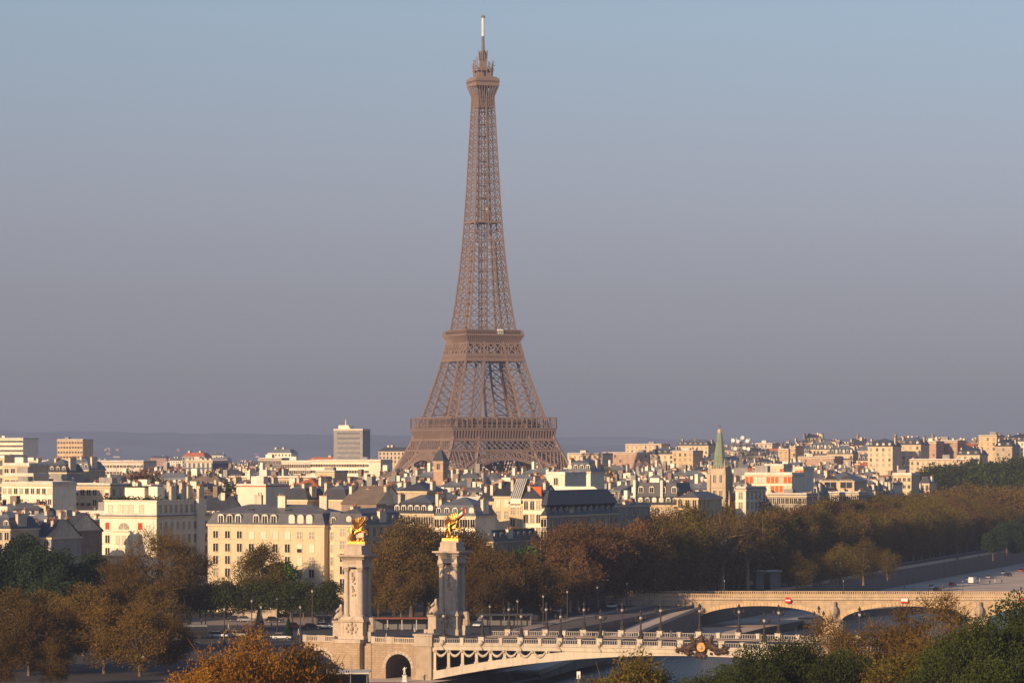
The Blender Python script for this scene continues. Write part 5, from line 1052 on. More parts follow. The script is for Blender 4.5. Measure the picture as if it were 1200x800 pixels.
# the rest of the city, too many to count
mb = MB(); rf_ = random.Random(5)
def mini(mb, x, y, z, w_, d, h, rng):
    c, s = CA, SA; wl = rng.choice(['cream_stone', 'cream_stone', 'tan_stone', 'white_render', 'pink_brick', 'grey_render']); rl = rng.choice(['zinc', 'slate', 'brown_roof', 'lead_roof', 'red_tile', 'pale_concrete'])
    def T(u, v, k): return (x + u * c + v * s, y - u * s + v * c, z + k)
    b = [T(0, 0, -8), T(w_, 0, -8), T(w_, d, -8), T(0, d, -8), T(0, 0, h), T(w_, 0, h), T(w_, d, h), T(0, d, h)]; mb.poly(b, [(0, 1, 5, 4), (1, 2, 6, 5), (3, 0, 4, 7)], wl)
    q = min(w_, d) * .25; r = [T(0, 0, h), T(w_, 0, h), T(w_, d, h), T(0, d, h), T(q, q, h + 3.4), T(w_ - q, q, h + 3.4), T(w_ - q, d - q, h + 3.4), T(q, d - q, h + 3.4)]; mb.poly(r, [(0, 1, 5, 4), (1, 2, 6, 5), (3, 0, 4, 7), (4, 5, 6, 7)], rl)
    for i in range(2): u = rng.uniform(0, w_ - 2); mb.poly([T(u, d * .4, h), T(u + 1.6, d * .4, h), T(u + 1.6, d * .7, h), T(u, d * .7, h), T(u, d * .4, h + 5), T(u + 1.6, d * .4, h + 5), T(u + 1.6, d * .7, h + 5), T(u, d * .7, h + 5)], [(0, 1, 5, 4), (1, 2, 6, 5), (3, 0, 4, 7), (4, 5, 6, 7)], 'chimney_render')
    for r_ in range(3):
        n = int(w_ / 3.2)
        for k in range(n):
            u = w_ * (k + .5) / n; zz = h - 2.8 - 3.3 * r_; mb.poly([T(u - .6, -.08, zz), T(u + .6, -.08, zz), T(u + .6, -.08, zz + 1.9), T(u - .6, -.08, zz + 1.9)], [(0, 1, 2, 3)], 'glass_dark')
CACHE = {}
for x, y, bz, zs, ai, px in HOUSES[CAP:]:
    me = ARC[ai][0]
    if ai not in CACHE: CACHE[ai] = ([tuple(v.co) for v in me.vertices], [(tuple(p.vertices), me.materials[p.material_index].name) for p in me.polygons])
    vs_, fs_ = CACHE[ai]; b0 = len(mb.v); mb.v += [(x + a * CA + b * SA, y - a * SA + b * CA, bz + c * zs) for a, b, c in vs_]
    for f_, m_ in fs_: mb.f.append(tuple(b0 + i for i in f_)); mb.m.append(mb.mi(m_))
D = 2500.0
while D < 6800:
    x = GX(-30, D)
    while x < GX(1230, D):
        w_ = rf_.uniform(14, 34); y = D + rf_.uniform(-20, 20); h = rf_.uniform(16, 26) + (rf_.uniform(8, 22) if rf_.random() < .05 and x < 0 else 0); bz = hz(x, y) - 1
        if not (488 < CX + F * x / y < 648 and y < 6000) and not (hz(x, y) < 5 and bank_x(y) - 40 < x < bankr_x(y) + 20) and rf_.random() < .8: mini(mb, x, y, bz, w_, 13, h, rf_)
        x += w_ * CA + rf_.uniform(0, 14)
    D *= 1.03
for i in range(16):                                     # pale suburbs on the front of the far hills
    x = rf_.uniform(-2100, 600); hh = np.interp(x, [-1900, -1300, -700, -100, 500], [128, 122, 110, 92, 74]); t = rf_.choice([.25, .35, .5]); y = 12600 + 1800 * t * .5; z = hh * .9 * t - 8
    w_ = rf_.uniform(10, 26); h = rf_.uniform(7, 12); mb.box(x, x + w_, y, y + 20, z, z + h, rf_.choice(['white_render', 'pink_brick', 'cream_stone', 'tan_stone']))
tag(mb.build('distant_rooftops'), kind='stuff')
# ================================================================== TREES
def tree_arch(seed, Ht, Rw, n_leaf, leaf, lm, bark='bark', clumps=46, sparse=0.0, streak=1.0, base=.28, twigs=0, crown_lo=.25, bare=0):
    """tapered trunk with limbs; crown of leaf-sized faces gathered in clumps spread through its volume"""
    rng = np.random.RandomState(seed); zc = Ht * (1 + crown_lo) / 2; rz = Ht * (1 - crown_lo) / 2
    cs = []
    while len(cs) < clumps:
        p = rng.normal(size=3); p /= np.linalg.norm(p); r = rng.uniform(.25, 1) ** .45
        q = np.array([p[0] * Rw * r, p[1] * Rw * r, zc + p[2] * rz * r])
        prof = 1 - .35 * max(0, (q[2] - zc) / rz) ** 2
        q[:2] *= prof * rng.uniform(.8, 1.12); cs.append(q)
    cs = np.array(cs)
    if bare: cs[:, 2] += Ht * .03
    tb = MB(); top = Vector((rng.uniform(-.3, .3), rng.uniform(-.3, .3), Ht * base)); r0 = Ht * .02 + .05 + bare * .12
    tb.cone((0, 0, -.3), top * .5, r0 * 1.25, r0 * .95, bark, 7, False); tb.cone(top * .5, top, r0 * .95, r0 * .8, bark, 7, False)
    limbs = []
    for k in range(7):
        a = 2 * math.pi * k / 7 + rng.uniform(-.4, .4); e = Vector((math.cos(a) * Rw * rng.uniform(.25, .5), math.sin(a) * Rw * rng.uniform(.25, .5), zc + rz * rng.uniform(-.3, .3)))
        m_ = top.lerp(e, .5) + Vector((0, 0, .06 * Ht)); tb.cone(top, m_, r0 * .55, r0 * .38, bark, 5, False); tb.cone(m_, e, r0 * .38, r0 * .22, bark, 5, False); limbs.append((m_, e))
    tb.cone(top, (0, 0, zc + rz * .4), r0 * .7, r0 * .25, bark, 6, False); limbs.append((top, Vector((0, 0, zc + rz * .4))))
    for c in cs:
        c = Vector(c); b = min(limbs, key=lambda l: (l[1] - c).length); s_ = b[0].lerp(b[1], rng.uniform(.4, 1)); tb.cone(s_, c, r0 * .2 + bare * .08, r0 * .05, bark, 4, False)
        if bare:
            for q in range(5): e2 = c + Vector(tuple(rng.normal(size=3))) * 1.6 + Vector((0, 0, .8)); tb.cone(s_.lerp(c, rng.uniform(.5, 1)), e2, r0 * .12, .03, bark, 3, False)
    # leaves
    cr = Rw * 3.0 / clumps ** .5 * 1.0 * rng.uniform(.7, 1.25, size=clumps); per = rng.multinomial(n_leaf, cr ** 2 / (cr ** 2).sum()); V = []; n = 0
    for c, k, r in zip(cs, per, cr):
        k = int(k * (1 - sparse * rng.rand())); d = rng.normal(size=(k, 3)); d /= np.linalg.norm(d, axis=1)[:, None]; d *= (rng.rand(k, 1) ** .38) * r
        d[:, 2] *= .8 * streak; P = c + d; P = P[P[:, 2] > Ht * crown_lo * .55]; k = len(P)
        u = rng.normal(size=(k, 3)); u /= np.linalg.norm(u, axis=1)[:, None]; v = np.cross(u, rng.normal(size=(k, 3))); v /= np.linalg.norm(v, axis=1)[:, None]
        s = leaf * rng.uniform(.55, 1.2, size=(k, 1)); V.append(np.stack([P - u * s, P - v * s * .6, P + u * s, P + v * s * .6], 1).reshape(-1, 3)); n += k
        if twigs:
            t = twigs; q = rng.normal(size=(t, 3)); q /= np.linalg.norm(q, axis=1)[:, None]; q[:, 2] = np.abs(q[:, 2]) * .9 + .1; L_ = r * rng.uniform(.8, 1.5, size=(t, 1)); A = c + q * r * .1; B = c + q * L_; w_ = np.cross(q, rng.normal(size=(t, 3))); w_ /= np.linalg.norm(w_, axis=1)[:, None]
            V.append(np.stack([A - w_ * .05, A + w_ * .05, B + w_ * .02, B - w_ * .02], 1).reshape(-1, 3)); n += t
    V = np.concatenate(V); n = len(V) // 4; me = bpy.data.meshes.new('crown'); me.vertices.add(len(V)); me.vertices.foreach_set('co', V.astype(np.float32).ravel())
    me.loops.add(n * 4); me.loops.foreach_set('vertex_index', np.arange(n * 4, dtype=np.int32)); me.polygons.add(n); me.polygons.foreach_set('loop_start', np.arange(0, n * 4, 4, dtype=np.int32)); me.polygons.foreach_set('loop_total', np.full(n, 4, dtype=np.int32))
    me.materials.append(MATS[lm]); me.update(calc_edges=True); me.validate()
    return tb.mesh('trunk', True), me, Ht
TA = {}
def arch_set(key, n, **k): TA[key] = [tree_arch(seed=hash_(key) + i * 17, **k) for i in range(n)]
def hash_(s): return sum(ord(c) * (i + 3) for i, c in enumerate(s)) % 9000
arch_set('orange', 3, Ht=20, Rw=8.5, n_leaf=36000, leaf=.19, lm='leaf_orange', clumps=90, sparse=.6, twigs=5)
arch_set('fgreen', 3, Ht=20, Rw=8.0, n_leaf=60000, leaf=.185, lm='leaf_green', clumps=85, sparse=.35)
arch_set('folive', 2, Ht=18, Rw=6.5, n_leaf=22000, leaf=.22, lm='leaf_olive', clumps=50, sparse=.4, twigs=10)
arch_set('fbrown', 3, Ht=20, Rw=7.0, n_leaf=13000, leaf=.20, lm='leaf_umber', bark='bark', clumps=60, sparse=.8, twigs=22)
arch_set('brown', 4, Ht=18, Rw=7.5, n_leaf=15000, leaf=.28, lm='leaf_brown', clumps=60, sparse=.6, twigs=12)
arch_set('umber', 4, Ht=18, Rw=8.2, n_leaf=19000, leaf=.27, lm='leaf_umber', clumps=80, sparse=.7, twigs=8, crown_lo=.14)
arch_set('sparse', 2, Ht=24, Rw=9.0, n_leaf=7500, leaf=.24, lm='leaf_umber', bark='bark', clumps=75, sparse=.85, twigs=24)
arch_set('dark', 3, Ht=20, Rw=8.0, n_leaf=15000, leaf=.42, lm='leaf_dark', clumps=50, sparse=.1)
arch_set('small', 3, Ht=9, Rw=3.3, n_leaf=5000, leaf=.28, lm='leaf_green', clumps=24, sparse=.2, crown_lo=.22)
arch_set('olive', 4, Ht=24, Rw=8.5, n_leaf=15000, leaf=.34, lm='leaf_olive', bark='bark_pale', clumps=56, sparse=.4, streak=1.9, twigs=8, crown_lo=.16)
arch_set('rust', 4, Ht=20, Rw=8.5, n_leaf=15000, leaf=.30, lm='leaf_rust', bark='bark_pale', clumps=60, sparse=.5, twigs=14, crown_lo=.2)
arch_set('bare', 2, Ht=24, Rw=8.5, n_leaf=9000, leaf=.24, lm='leaf_brown', bark='bark_pale', clumps=60, sparse=.85, twigs=16, crown_lo=.3, bare=1, base=.36)
arch_set('willow', 3, Ht=16, Rw=6.5, n_leaf=11000, leaf=.24, lm='leaf_olive', bark='bark_pale', clumps=60, sparse=.75, twigs=10, crown_lo=.16, streak=1.5)
arch_set('fresh', 1, Ht=10, Rw=4, n_leaf=4000, leaf=.3, lm='leaf_fresh', clumps=26)
arch_set('far', 3, Ht=22, Rw=10, n_leaf=7000, leaf=.6, lm='leaf_green', clumps=40, crown_lo=.1)
arch_set('farbrown', 2, Ht=22, Rw=10, n_leaf=7000, leaf=.5, lm='leaf_brown', clumps=46, crown_lo=.1, sparse=.4)
def NTH(i): return ORD[i] if i < 29 else ('thirtieth', 'thirty-first', 'thirty-second', 'thirty-third', 'thirty-fourth', 'thirty-fifth', 'thirty-sixth', 'thirty-seventh', 'thirty-eighth', 'thirty-ninth', 'fortieth', 'forty-first', 'forty-second', 'forty-third', 'forty-fourth', 'forty-fifth', 'forty-sixth', 'forty-seventh', 'forty-eighth', 'forty-ninth', 'fiftieth')[i - 29]
rt = random.Random(14); TC = {}
def tree(x, y, z, ht, key, lab, group, wide=1.0):
    TC[key] = TC.get(key, -1) + 1; tm, cm_, Ht = TA[key][TC[key] % len(TA[key])]; s = ht / Ht
    root = thing('tree', (x, y, z), rt.uniform(0, 6.28), lab, 'tree', group); root.scale = (s * wide, s * wide, s)
    link('trunk', tm, root); link('crown', cm_, root); return root
def treep(px, ytop, D, key, lab, group, wide=1.0, z0=0):
    x = GX(px, D); return tree(x, D, z0, ZY(ytop, D) - z0, key, lab, group, wide)
def row(items, key, fmt, group, wide=1.0):
    for i, it in enumerate(items): treep(it[0], it[1], it[2], it[3] if len(it) > 3 else key, fmt.format(ORD[i]), group, wide)
# right-bank treetops nearest the viewer
row([(222, 792, 342), (258, 772, 352), (292, 750, 360), (340, 763, 366), (375, 786, 372)], 'orange', 'orange leaved treetop at the bottom edge below the square, {} from the left', 'orange treetops along the bottom', .72)
row([(696, 800, 395), (738, 778, 402), (775, 792, 408)], 'folive', 'olive young treetop at the bottom edge under the white arch, {} from the left', 'olive treetops under the arch')
row([(836, 786, 398), (885, 770, 402), (948, 742, 410), (1004, 768, 418)], 'fgreen', 'deep green treetop over the far end of the metal bridge, {} from the left', 'green treetops over the bridge end', .85)
row([(972, 728, 505), (1018, 730, 515), (1062, 718, 520), (1102, 702, 512)], 'fbrown', 'thin orange brown tree between the green treetops and the stone bridge, {} from the left', 'orange brown trees before the stone bridge')
row([(1134, 738, 392), (1172, 718, 400), (1210, 702, 408), (1150, 790, 330), (1200, 766, 340)], 'fgreen', 'dense green tree in the lower right corner, {} in a loose cluster', 'dense green trees in the right corner', .85)
row([(1040, 782, 410), (1078, 770, 405)], 'folive', 'yellow olive shrub like treetop between the two green masses at lower right, {} of two', 'olive treetops at lower right', 1.1)
# left bank, lower left
row([(-12, 712, 650), (34, 704, 642), (78, 712, 655), (122, 706, 648), (164, 712, 640), (198, 724, 655)], 'umber', 'brown orange plane tree in the front row at the lower left, {} from the left', 'brown plane trees at the lower left', 1.05)
row([(8, 694, 705), (54, 690, 712), (98, 688, 705), (142, 684, 715), (186, 690, 708)], 'brown', 'brown olive plane tree in the second row at the lower left, {} from the left', 'brown plane trees at the lower left', 1.0)
row([(-5, 742, 600), (60, 752, 606)], 'umber', 'low brown tree at the very bottom of the left corner, {} from the left', 'brown plane trees at the lower left')
row([(150, 648, 770), (188, 618, 775), (222, 640, 790)], 'sparse', 'tall thin leaved plane tree before the white cream block, {} from the left', 'tall plane trees before the white cream block', .9)
row([(-8, 640, 820), (22, 634, 826), (50, 644, 815), (78, 656, 820)], 'dark', 'dense dark green tree before the dark roofs at left, {} from the left', 'dark green trees on the left')
row([(112, 654, 850), (136, 668, 842), (60, 676, 770)], 'dark', 'smaller dark green tree beside the blank brown wall, {} in the group', 'dark green trees on the left')
row([(150, 684, 850), (168, 682, 855), (186, 680, 860)] + [(204 + 15.2 * i, 682 + (i * 5 % 4), 866) for i in range(13)], 'small', 'small clipped green tree in the row before the cream block, {} from the left', 'small green trees before the cream block')
treep(308, 642, 872, 'folive', 'taller thin olive tree standing above the small green row before the cream block', 'olive trees'); treep(326, 655, 876, 'fresh', 'slender pale green tree beside the thin olive tree before the cream block', 'olive trees')
# between and behind the columns
row([(444, 664, 842), (462, 636, 852), (482, 614, 868), (503, 620, 880), (470, 668, 835), (497, 655, 850)], 'brown', 'brown plane tree between the two columns, {} counted from the nearer column', 'brown trees between the columns', 1.0)
row([(548, 622, 885), (566, 640, 868), (590, 648, 862), (618, 652, 868), (562, 668, 845), (640, 662, 870)], 'umber', 'golden brown tree just right of the farther column, {} counted from the column', 'golden brown trees right of the columns', .95)
treep(611, 640, 900, 'fresh', 'small bright green tree tucked among brown trees right of the farther column', 'green trees')
row([(652, 622, 905), (676, 612, 915), (700, 616, 925), (668, 640, 895), (722, 622, 935), (744, 610, 950)], 'rust', 'rust brown bare looking tree along the quay before the dark mansard, {} from the left', 'rust brown quay trees')
row([(762, 622, 955), (780, 618, 965), (798, 616, 978), (812, 610, 990)], 'olive', 'olive brown quay tree below the orange stone building, {} from the left', 'olive quay trees')
row([(846, 606, 1000), (876, 604, 1014), (792, 640, 975)], 'bare', 'pale trunked bare tree at the left end of the tall forest, {} of three', 'rust brown quay trees')
# the tall forest along the far quay
k = 0; y = 1010.0; fl = {'front': 0, 'second': 0, 'back': 0}
def bx(yy): return bank_x(yy)
while y < 1560:
    for off, nm, dh in ((15, 'front', -2), (30, 'second', .5), (46, 'back', 2)):
        yy = y + rt.uniform(-4, 4) + off * .25; x = bx(yy) - off + rt.uniform(-2, 2); ht = 24.6 - (yy - 1010) * .0075 + dh * .4 + rt.uniform(-1.8, .9)
        if nm == 'front': ht *= rt.choice([.95, .8, .9])
        fl[nm] += 1; nth = NTH(fl[nm] - 1)
        tree(x, yy, 0, ht, rt.choice(['olive', 'olive', 'olive', 'olive', 'olive', 'brown', 'rust']), f'tall olive brown tree in the {nm} row of the quay forest, {nth} from the left', 'tall quay forest', 1.0)
    y += 11.5 + (y - 1000) * .006
row([(934, 648, 1024), (960, 652, 1040), (985, 640, 1062), (1012, 634, 1085), (1040, 646, 1120)], 'willow', 'lighter willow like tree in front of the tall forest, {} from the left', 'light trees before the forest', 1.1)
row([(1164, 622, 1330), (1180, 612, 1400), (1202, 606, 1440), (1192, 628, 1340)], 'dark', 'round dark green tree at the right end of the far quay, {} of four', 'dark green trees at the right end')
row([(1052, 668, 1235), (1078, 664, 1265), (1101, 660, 1300), (1122, 652, 1330), (1148, 650, 1365), (1004, 676, 1180)], 'fbrown', 'small brown tree on the lower quay against the embankment wall, {} from the left', 'small trees on the lower quay', .9)
# park slope far right
i = 0
for D in (1560, 1640, 1730):
    px = 1105 + (D - 1560) * -.05
    while px < 1225:
        treep(px, 576 + rt.uniform(-3, 4) - (D - 1560) * .03, D, 'farbrown', f'hazy brown tree on the slope behind the forest, {NTH(i)} of its patch', 'hazy brown trees on the slope', 1.1, 0); px += 17 + rt.uniform(0, 5); i += 1
i = 0
for D, y0 in ((1850, 563), (1930, 557), (2000, 550), (2060, 545)):
    px = 1078 + (D - 1850) * .1
    while px < 1225:
        treep(px, y0 + rt.uniform(-3, 3) - max(0, px - 1120) * .08, D, 'far', f'hazy blue green park tree below the western heights, {NTH(i)} of its slope', 'hazy park trees below the heights', 1.1, hz(GX(px, D), D) - 1 + (D - 1850) * .03); px += 16 + rt.uniform(0, 6); i += 1
# the long park behind the tower
i = 0
for ri, D in enumerate((2330, 2480, 2650, 2850, 3100, 3400)):
    i = 0; px = 486 + rt.uniform(0, 8)
    while px < 650: tree(GX(px, D), D, 0, rt.uniform(20, 25), 'far', f'dark hazy tree in the park behind the tower arches, {NTH(i)} from left in row {ri + 1}', 'park trees behind the tower', 1.2); px += rt.uniform(15, 24); i += 1
# lone trees among the roofs
for px, yt, D, key, lab in ((263, 572, 1120, 'dark', 'dark round tree among the roofs right of the stair tower'), (240, 556, 1500, 'rust', 'rust brown tree among the roofs below the dark blue pillared block'), (162, 552, 1350, 'rust', 'small reddish tree among the left roofs above the planted terrace'), (1009, 585, 1420, 'dark', 'small dark tree at the right end of the shaded house row'), (705, 553, 1500, 'brown', 'thin brown tree among the roofs below the peach coloured block'), (878, 588, 1090, 'olive', 'olive tree rising before the white faced house right of the church')):
    treep(px, yt, D, key, lab, 'trees among the roofs')
# ================================================================== VEHICLES, LAMPS, PEOPLE, SMALL THINGS
def make_car(col, van=False):
    root = thing('parked_car' if not van else 'delivery_van', (0, 0, 0), 0, 'x', 'van' if van else 'car', 'vans on the left bank' if van else 'cars on the left bank roads')
    L_, w_, hb, ht = (4.3, 1.8, .85, 1.45) if not van else (5.2, 2.0, 1.2, 2.3); mb = MB()
    pr = [(-L_ / 2, .35), (-L_ / 2, hb - .1), (-L_ / 2 + .15, hb), (L_ / 2 - 1.1, hb), (L_ / 2 - .1, hb - .18), (L_ / 2, .4)]
    def extr(pr, y0, y1, m, ins=0):
        n = len(pr); v = [(x, y0 + ins, z) for x, z in pr] + [(x, y1 - ins, z) for x, z in pr]; mb.poly(v, [tuple(range(n - 1, -1, -1)), tuple(range(n, 2 * n))] + [(i, (i + 1) % n, n + (i + 1) % n, n + i) for i in range(n)], m)
    extr(pr, -w_ / 2, w_ / 2, col)
    if van: extr([(-L_ / 2 + .05, hb - .05), (-L_ / 2 + .05, ht), (L_ / 2 - 1.9, ht), (L_ / 2 - 1.0, hb - .05)], -w_ / 2, w_ / 2, col, .06)
    else: extr([(-L_ / 2 + .7, ht), (L_ / 2 - 1.9, ht), (L_ / 2 - 2.0, ht + .02), (-L_ / 2 + .8, ht + .02)], -w_ / 2, w_ / 2, col, .22)
    mb.build('body', root); mb = MB()
    if van: extr([(L_ / 2 - 1.95, ht - .15), (L_ / 2 - 1.85, ht - .1), (L_ / 2 - 1.0, hb + .02), (L_ / 2 - 1.4, hb + .02)], -w_ / 2, w_ / 2, 'glass_dark', .03)
    else: extr([(-L_ / 2 + .25, hb - .01), (-L_ / 2 + .7, ht - .01), (L_ / 2 - 1.9, ht - .01), (L_ / 2 - 1.15, hb - .01)], -w_ / 2, w_ / 2, 'glass_dark', .14)
    mb.build('windows', root)
    for x in (-L_ / 2 + .8, L_ / 2 - .85):
        for y in (-w_ / 2, w_ / 2): mb = MB(); s_ = 1 if y > 0 else -1; mb.cone((x, y - .2 * s_, .33), (x, y + .02 * s_, .33), .33, .33, 'rubber', 10); mb.cone((x, y + .02 * s_, .33), (x, y + .04 * s_, .33), .18, .18, 'car_silver', 8); mb.build('wheel', root)
    for y in (-w_ / 2 + .3, w_ / 2 - .3): mb = MB(); mb.box(L_ / 2 - .06, L_ / 2 + .02, y - .18, y + .18, .58, .72, 'light_lens'); mb.build('headlight', root)
    return root
PROTO = {c: make_car('car_' + c) for c in ('white', 'black', 'silver', 'red')}; PROTO['van'] = make_car('car_white', True); USED = set()
def put_car(k, x, y, z, rz, lab):
    o = PROTO[k]
    if k in USED: o = copy_tree(PROTO[k], (x, y, z), rz, label=lab)
    else: place(o, (x, y, z), rz); o['label'] = lab; USED.add(k)
for i, (k, px, py, a) in enumerate([('black', 276, 728, 5), ('silver', 288, 728.4, 5), ('black', 321, 729, 5), ('white', 256, 747, 0), ('silver', 278, 746, 0), ('black', 311, 747, 0), ('white', 330, 749, 3), ('red', 345, 736, 0), ('black', 366, 737, 10), ('white', 380, 736, 8), ('silver', 208, 752, 0), ('black', 222, 756, 0), ('white', 228, 741, 0), ('black', 192, 765, -5), ('white', 160, 772, -5)]):
    x, y = G(px, py); nm = {'black': 'black', 'silver': 'silver', 'white': 'white', 'red': 'red'}[k]
    put_car(k, x, y, .06, R(a), f'{nm} car on the square before the lawn, {ORD[i]} counting from the nearest parked row')
for i, (k, t) in enumerate([('white', .1), ('black', .2), ('silver', .34), ('white', .42), ('black', .5), ('van', .62), ('white', .66), ('silver', .74), ('van', .86)]):
    ya = 790 + t * 310; x0 = None
    for (xa, y0), (xb, y1) in zip(EL, EL[1:]):
        if y0 <= ya <= y1: x0 = xa + (xb - xa) * (ya - y0) / (y1 - y0); d_ = Vector((xb - xa, y1 - y0)); break
    if x0 is None: continue
    off = 10 if i % 2 else 17; put_car(k, x0 - off, ya, .08, math.atan2(d_.y, d_.x) + (math.pi if i % 3 == 0 else 0), f'{"white van" if k == "van" else k + " car"} on the quay road between column and forest, {ORD[i]} from the column')
for i in range(11):
    y = 1130 + i * 24; x = bank_x(y) + 16 + (i % 3) * 3; k = ('white', 'silver', 'black', 'white', 'red', 'van')[i % 6]
    put_car(k, x, y, QZ + .05, R(58 + i * 9 % 14), f'{"white van" if k == "van" else k + " car"} parked on the lower quay beyond the stone bridge, {ORD[i]} from the bridge')
# coach
def coach():
    x, y = G(214, 748); root = thing('coach', (x, y, .06), R(2), 'dark coach standing on the road at the left of the square', 'bus'); mb = MB()
    mb.box(-5.8, 5.8, -1.25, 1.25, .4, 1.5, 'car_black'); mb.box(-5.7, 5.7, -1.2, 1.2, 2.75, 3.2, 'steel_grey'); mb.build('body', root); mb = MB(); mb.box(-5.75, 5.75, -1.22, 1.22, 1.5, 2.75, 'glass_dark'); mb.build('windows', root)
    for wx in (-3.8, 3.9):
        for s_ in (-1, 1): mb = MB(); mb.cone((wx, s_ * 1.0, .48), (wx, s_ * 1.28, .48), .48, .48, 'rubber', 10); mb.build('wheel', root)
coach()
# tall lamp posts
def make_lamp(h=8):
    root = thing('street_lamp', (0, 0, 0), 0, 'x', 'street lamp', 'dark lamp posts on the left bank'); mb = MB(); mb.lathe([(.28, 0), (.28, .5), (.14, .9), (.11, h - .6), (.18, h - .5)], 'bronze_dark', 8); mb.build('post', root)
    mb = MB(); mb.lathe([(.16, h - .5), (.34, h), (.3, h + .05)], 'lamp_glass', 6); mb.lathe([(.4, h + .05), (.12, h + .35), (.05, h + .6)], 'bronze_dark', 6); mb.build('lantern', root); return root
LP = make_lamp(); first = True
def put_lamp(x, y, z, lab, s=1):
    global first
    if first: place(LP, (x, y, z), 0, s); LP['label'] = lab; first = False
    else: copy_tree(LP, (x, y, z), 0, s, label=lab)
for i, (px, py) in enumerate([(241, 741), (263, 755), (295, 743), (306, 752), (325, 740), (343, 738), (352, 752), (366, 729)]):
    x, y = G(px, py); put_lamp(x, y, .03, f'dark lamp post on the square left of the nearer column, {ORD[i]} from the left', 1.0)
for i in range(11):
    ya = 775 + i * 27
    for (xa, y0), (xb, y1) in zip(EL, EL[1:]):
        if y0 <= ya <= y1: put_lamp(xa + (xb - xa) * (ya - y0) / (y1 - y0) - 3, ya, .1, f'dark lamp post along the quay behind the metal bridge, {ORD[i]} from the farther column', .9); break
for i in range(5): p = SBP(scen[0] - 10 + i * 33, 1.2, szt + .3); put_lamp(p.x, p.y, p.z, f'small lamp post on the stone bridge, {ORD[i]} from its left end', .62)
# low walls, hedge and border of the square
x0, y0 = G(272, 724); x1, _ = G(325, 724)
mb = MB(); mb.box(x0, x1, y0, y0 + 1.2, 0, 1.9, 'pale_limestone'); mb.box(x0 - .15, x1 + .15, y0 - .15, y0 + 1.35, 1.9, 2.1, 'pale_limestone'); tag(mb.build('low_wall'), 'low pale stone wall in front of the small green trees on the square', 'wall')
x0, y0 = G(222, 722); x1, _ = G(392, 722)
mb = MB(); mb.box(x0, x1, y0 + .2, y0 + .7, 0, .8, 'tan_stone'); tag(mb.build('border_wall'), 'long low tan wall edging the lawn behind the square', 'wall')
x0, y0 = G(160, 714); x1, _ = G(398, 714)
mb = MB(); rh = random.Random(3)
for i in range(5200):
    c = Vector((rh.uniform(x0, x1), y0 + 8 + rh.uniform(0, 1.6), abs(rh.gauss(.9, .5)))); a = Vector((rh.gauss(0, 1), rh.gauss(0, 1), rh.gauss(0, 1))).normalized() * .3; b = Vector((rh.gauss(0, 1), rh.gauss(0, 1), rh.gauss(0, 1))).normalized() * .25; mb.face([c - a, c - b, c + a, c + b], 'leaf_dark')
tag(mb.build('hedge'), 'long dark hedge running behind the lawn before the cream block', 'hedge')
# clipped conical yews
def yew(px, py, ytop, m, lab):
    x, y = G(px, py); h = ZY(ytop, y); root = thing('clipped_yew', (x, y, 0), 0, lab, 'shrub'); mb = MB(); mb.cone((0, 0, 0), (0, 0, 1), .12, .1, 'bark', 6); mb.build('trunk', root); mb = MB(); r_ = random.Random(int(px))
    for i in range(1500):
        t = r_.random() ** 1.3; r = (1 - t) * h * .22 + .1; a = r_.uniform(0, 6.28); q = r_.uniform(.75, 1.05); c = Vector((math.cos(a) * r * q, math.sin(a) * r * q, .4 + t * (h - .4))); u = Vector((r_.gauss(0, 1), r_.gauss(0, 1), r_.gauss(0, 1))).normalized() * .2; v = Vector((r_.gauss(0, 1), r_.gauss(0, 1), r_.gauss(0, 1))).normalized() * .2; mb.face([c - u, c - v, c + u, c + v], m)
    mb.build('crown', root)
yew(338, 746, 724, 'leaf_dark', 'dark clipped conical yew on the square nearest the column'); yew(304, 738, 711, 'grey_render', 'grey wrapped conical tree standing before the low pale wall')
# shelter, pavilions
def shelter(px0, px1, py, h, roofm, wallm, name, lab, cat, open_=False, z=0, dep=3.5, D=None):
    D = D or (H - z) * F / (py - HY); x0, x1 = GX(px0, D), GX(px1, D); root = thing(name, (x0, D, z), 0, lab, cat); w_ = x1 - x0; mb = MB(); mb.box(-.5, w_ + .5, -.6, dep + .5, h, h + .3, roofm); mb.build('roof', root)
    if open_:
        n = max(2, int(w_ / 3))
        for i in range(n + 1): mb = MB(); mb.box(w_ * i / n - .1, w_ * i / n + .1, 0, .2, 0, h, 'canvas' if open_ == 'w' else 'steel_grey'); mb.build('post', root)
        mb = MB(); mb.box(0, w_, dep - .2, dep, 0, h, wallm); mb.build('back_wall', root)
    else:
        mb = MB(); mb.box(0, w_, 0, dep, 0, h, wallm); mb.build('wall', root); mb = MB(); mb.box(w_ * .35, w_ * .58, -.06, 0, .1, h * .9, 'glass_dark'); mb.build('opening', root)
    return root
shelter(371, 388, 736, 2.8, 'slate', 'steel_grey', 'bus_shelter', 'dark glazed shelter just left of the nearer column foot', 'shelter', True)
shelter(437, 505, 738, 2.7, 'awning', 'steel_grey', 'market_shelter', 'long low shelter with a dull red roof between the two columns', 'shelter', 'w')
shelter(560, 622, 733, 2.6, 'slate', 'steel_grey', 'market_shelter', 'long dark roofed shelter under the golden brown trees right of the farther column', 'shelter', True)
shelter(885, 915, 692, 5.6, 'pale_concrete', 'grey_render', 'quay_pavilion', 'square grey concrete pavilion standing behind the stone bridge', 'pavilion', D=1045, dep=7)
shelter(372, 430, 800, 3.0, 'canvas', 'glass_dark', 'quay_restaurant', 'flat roofed grey restaurant canopy on the lower quay below the blind arch', 'restaurant', True, z=QZ, D=694, dep=9)
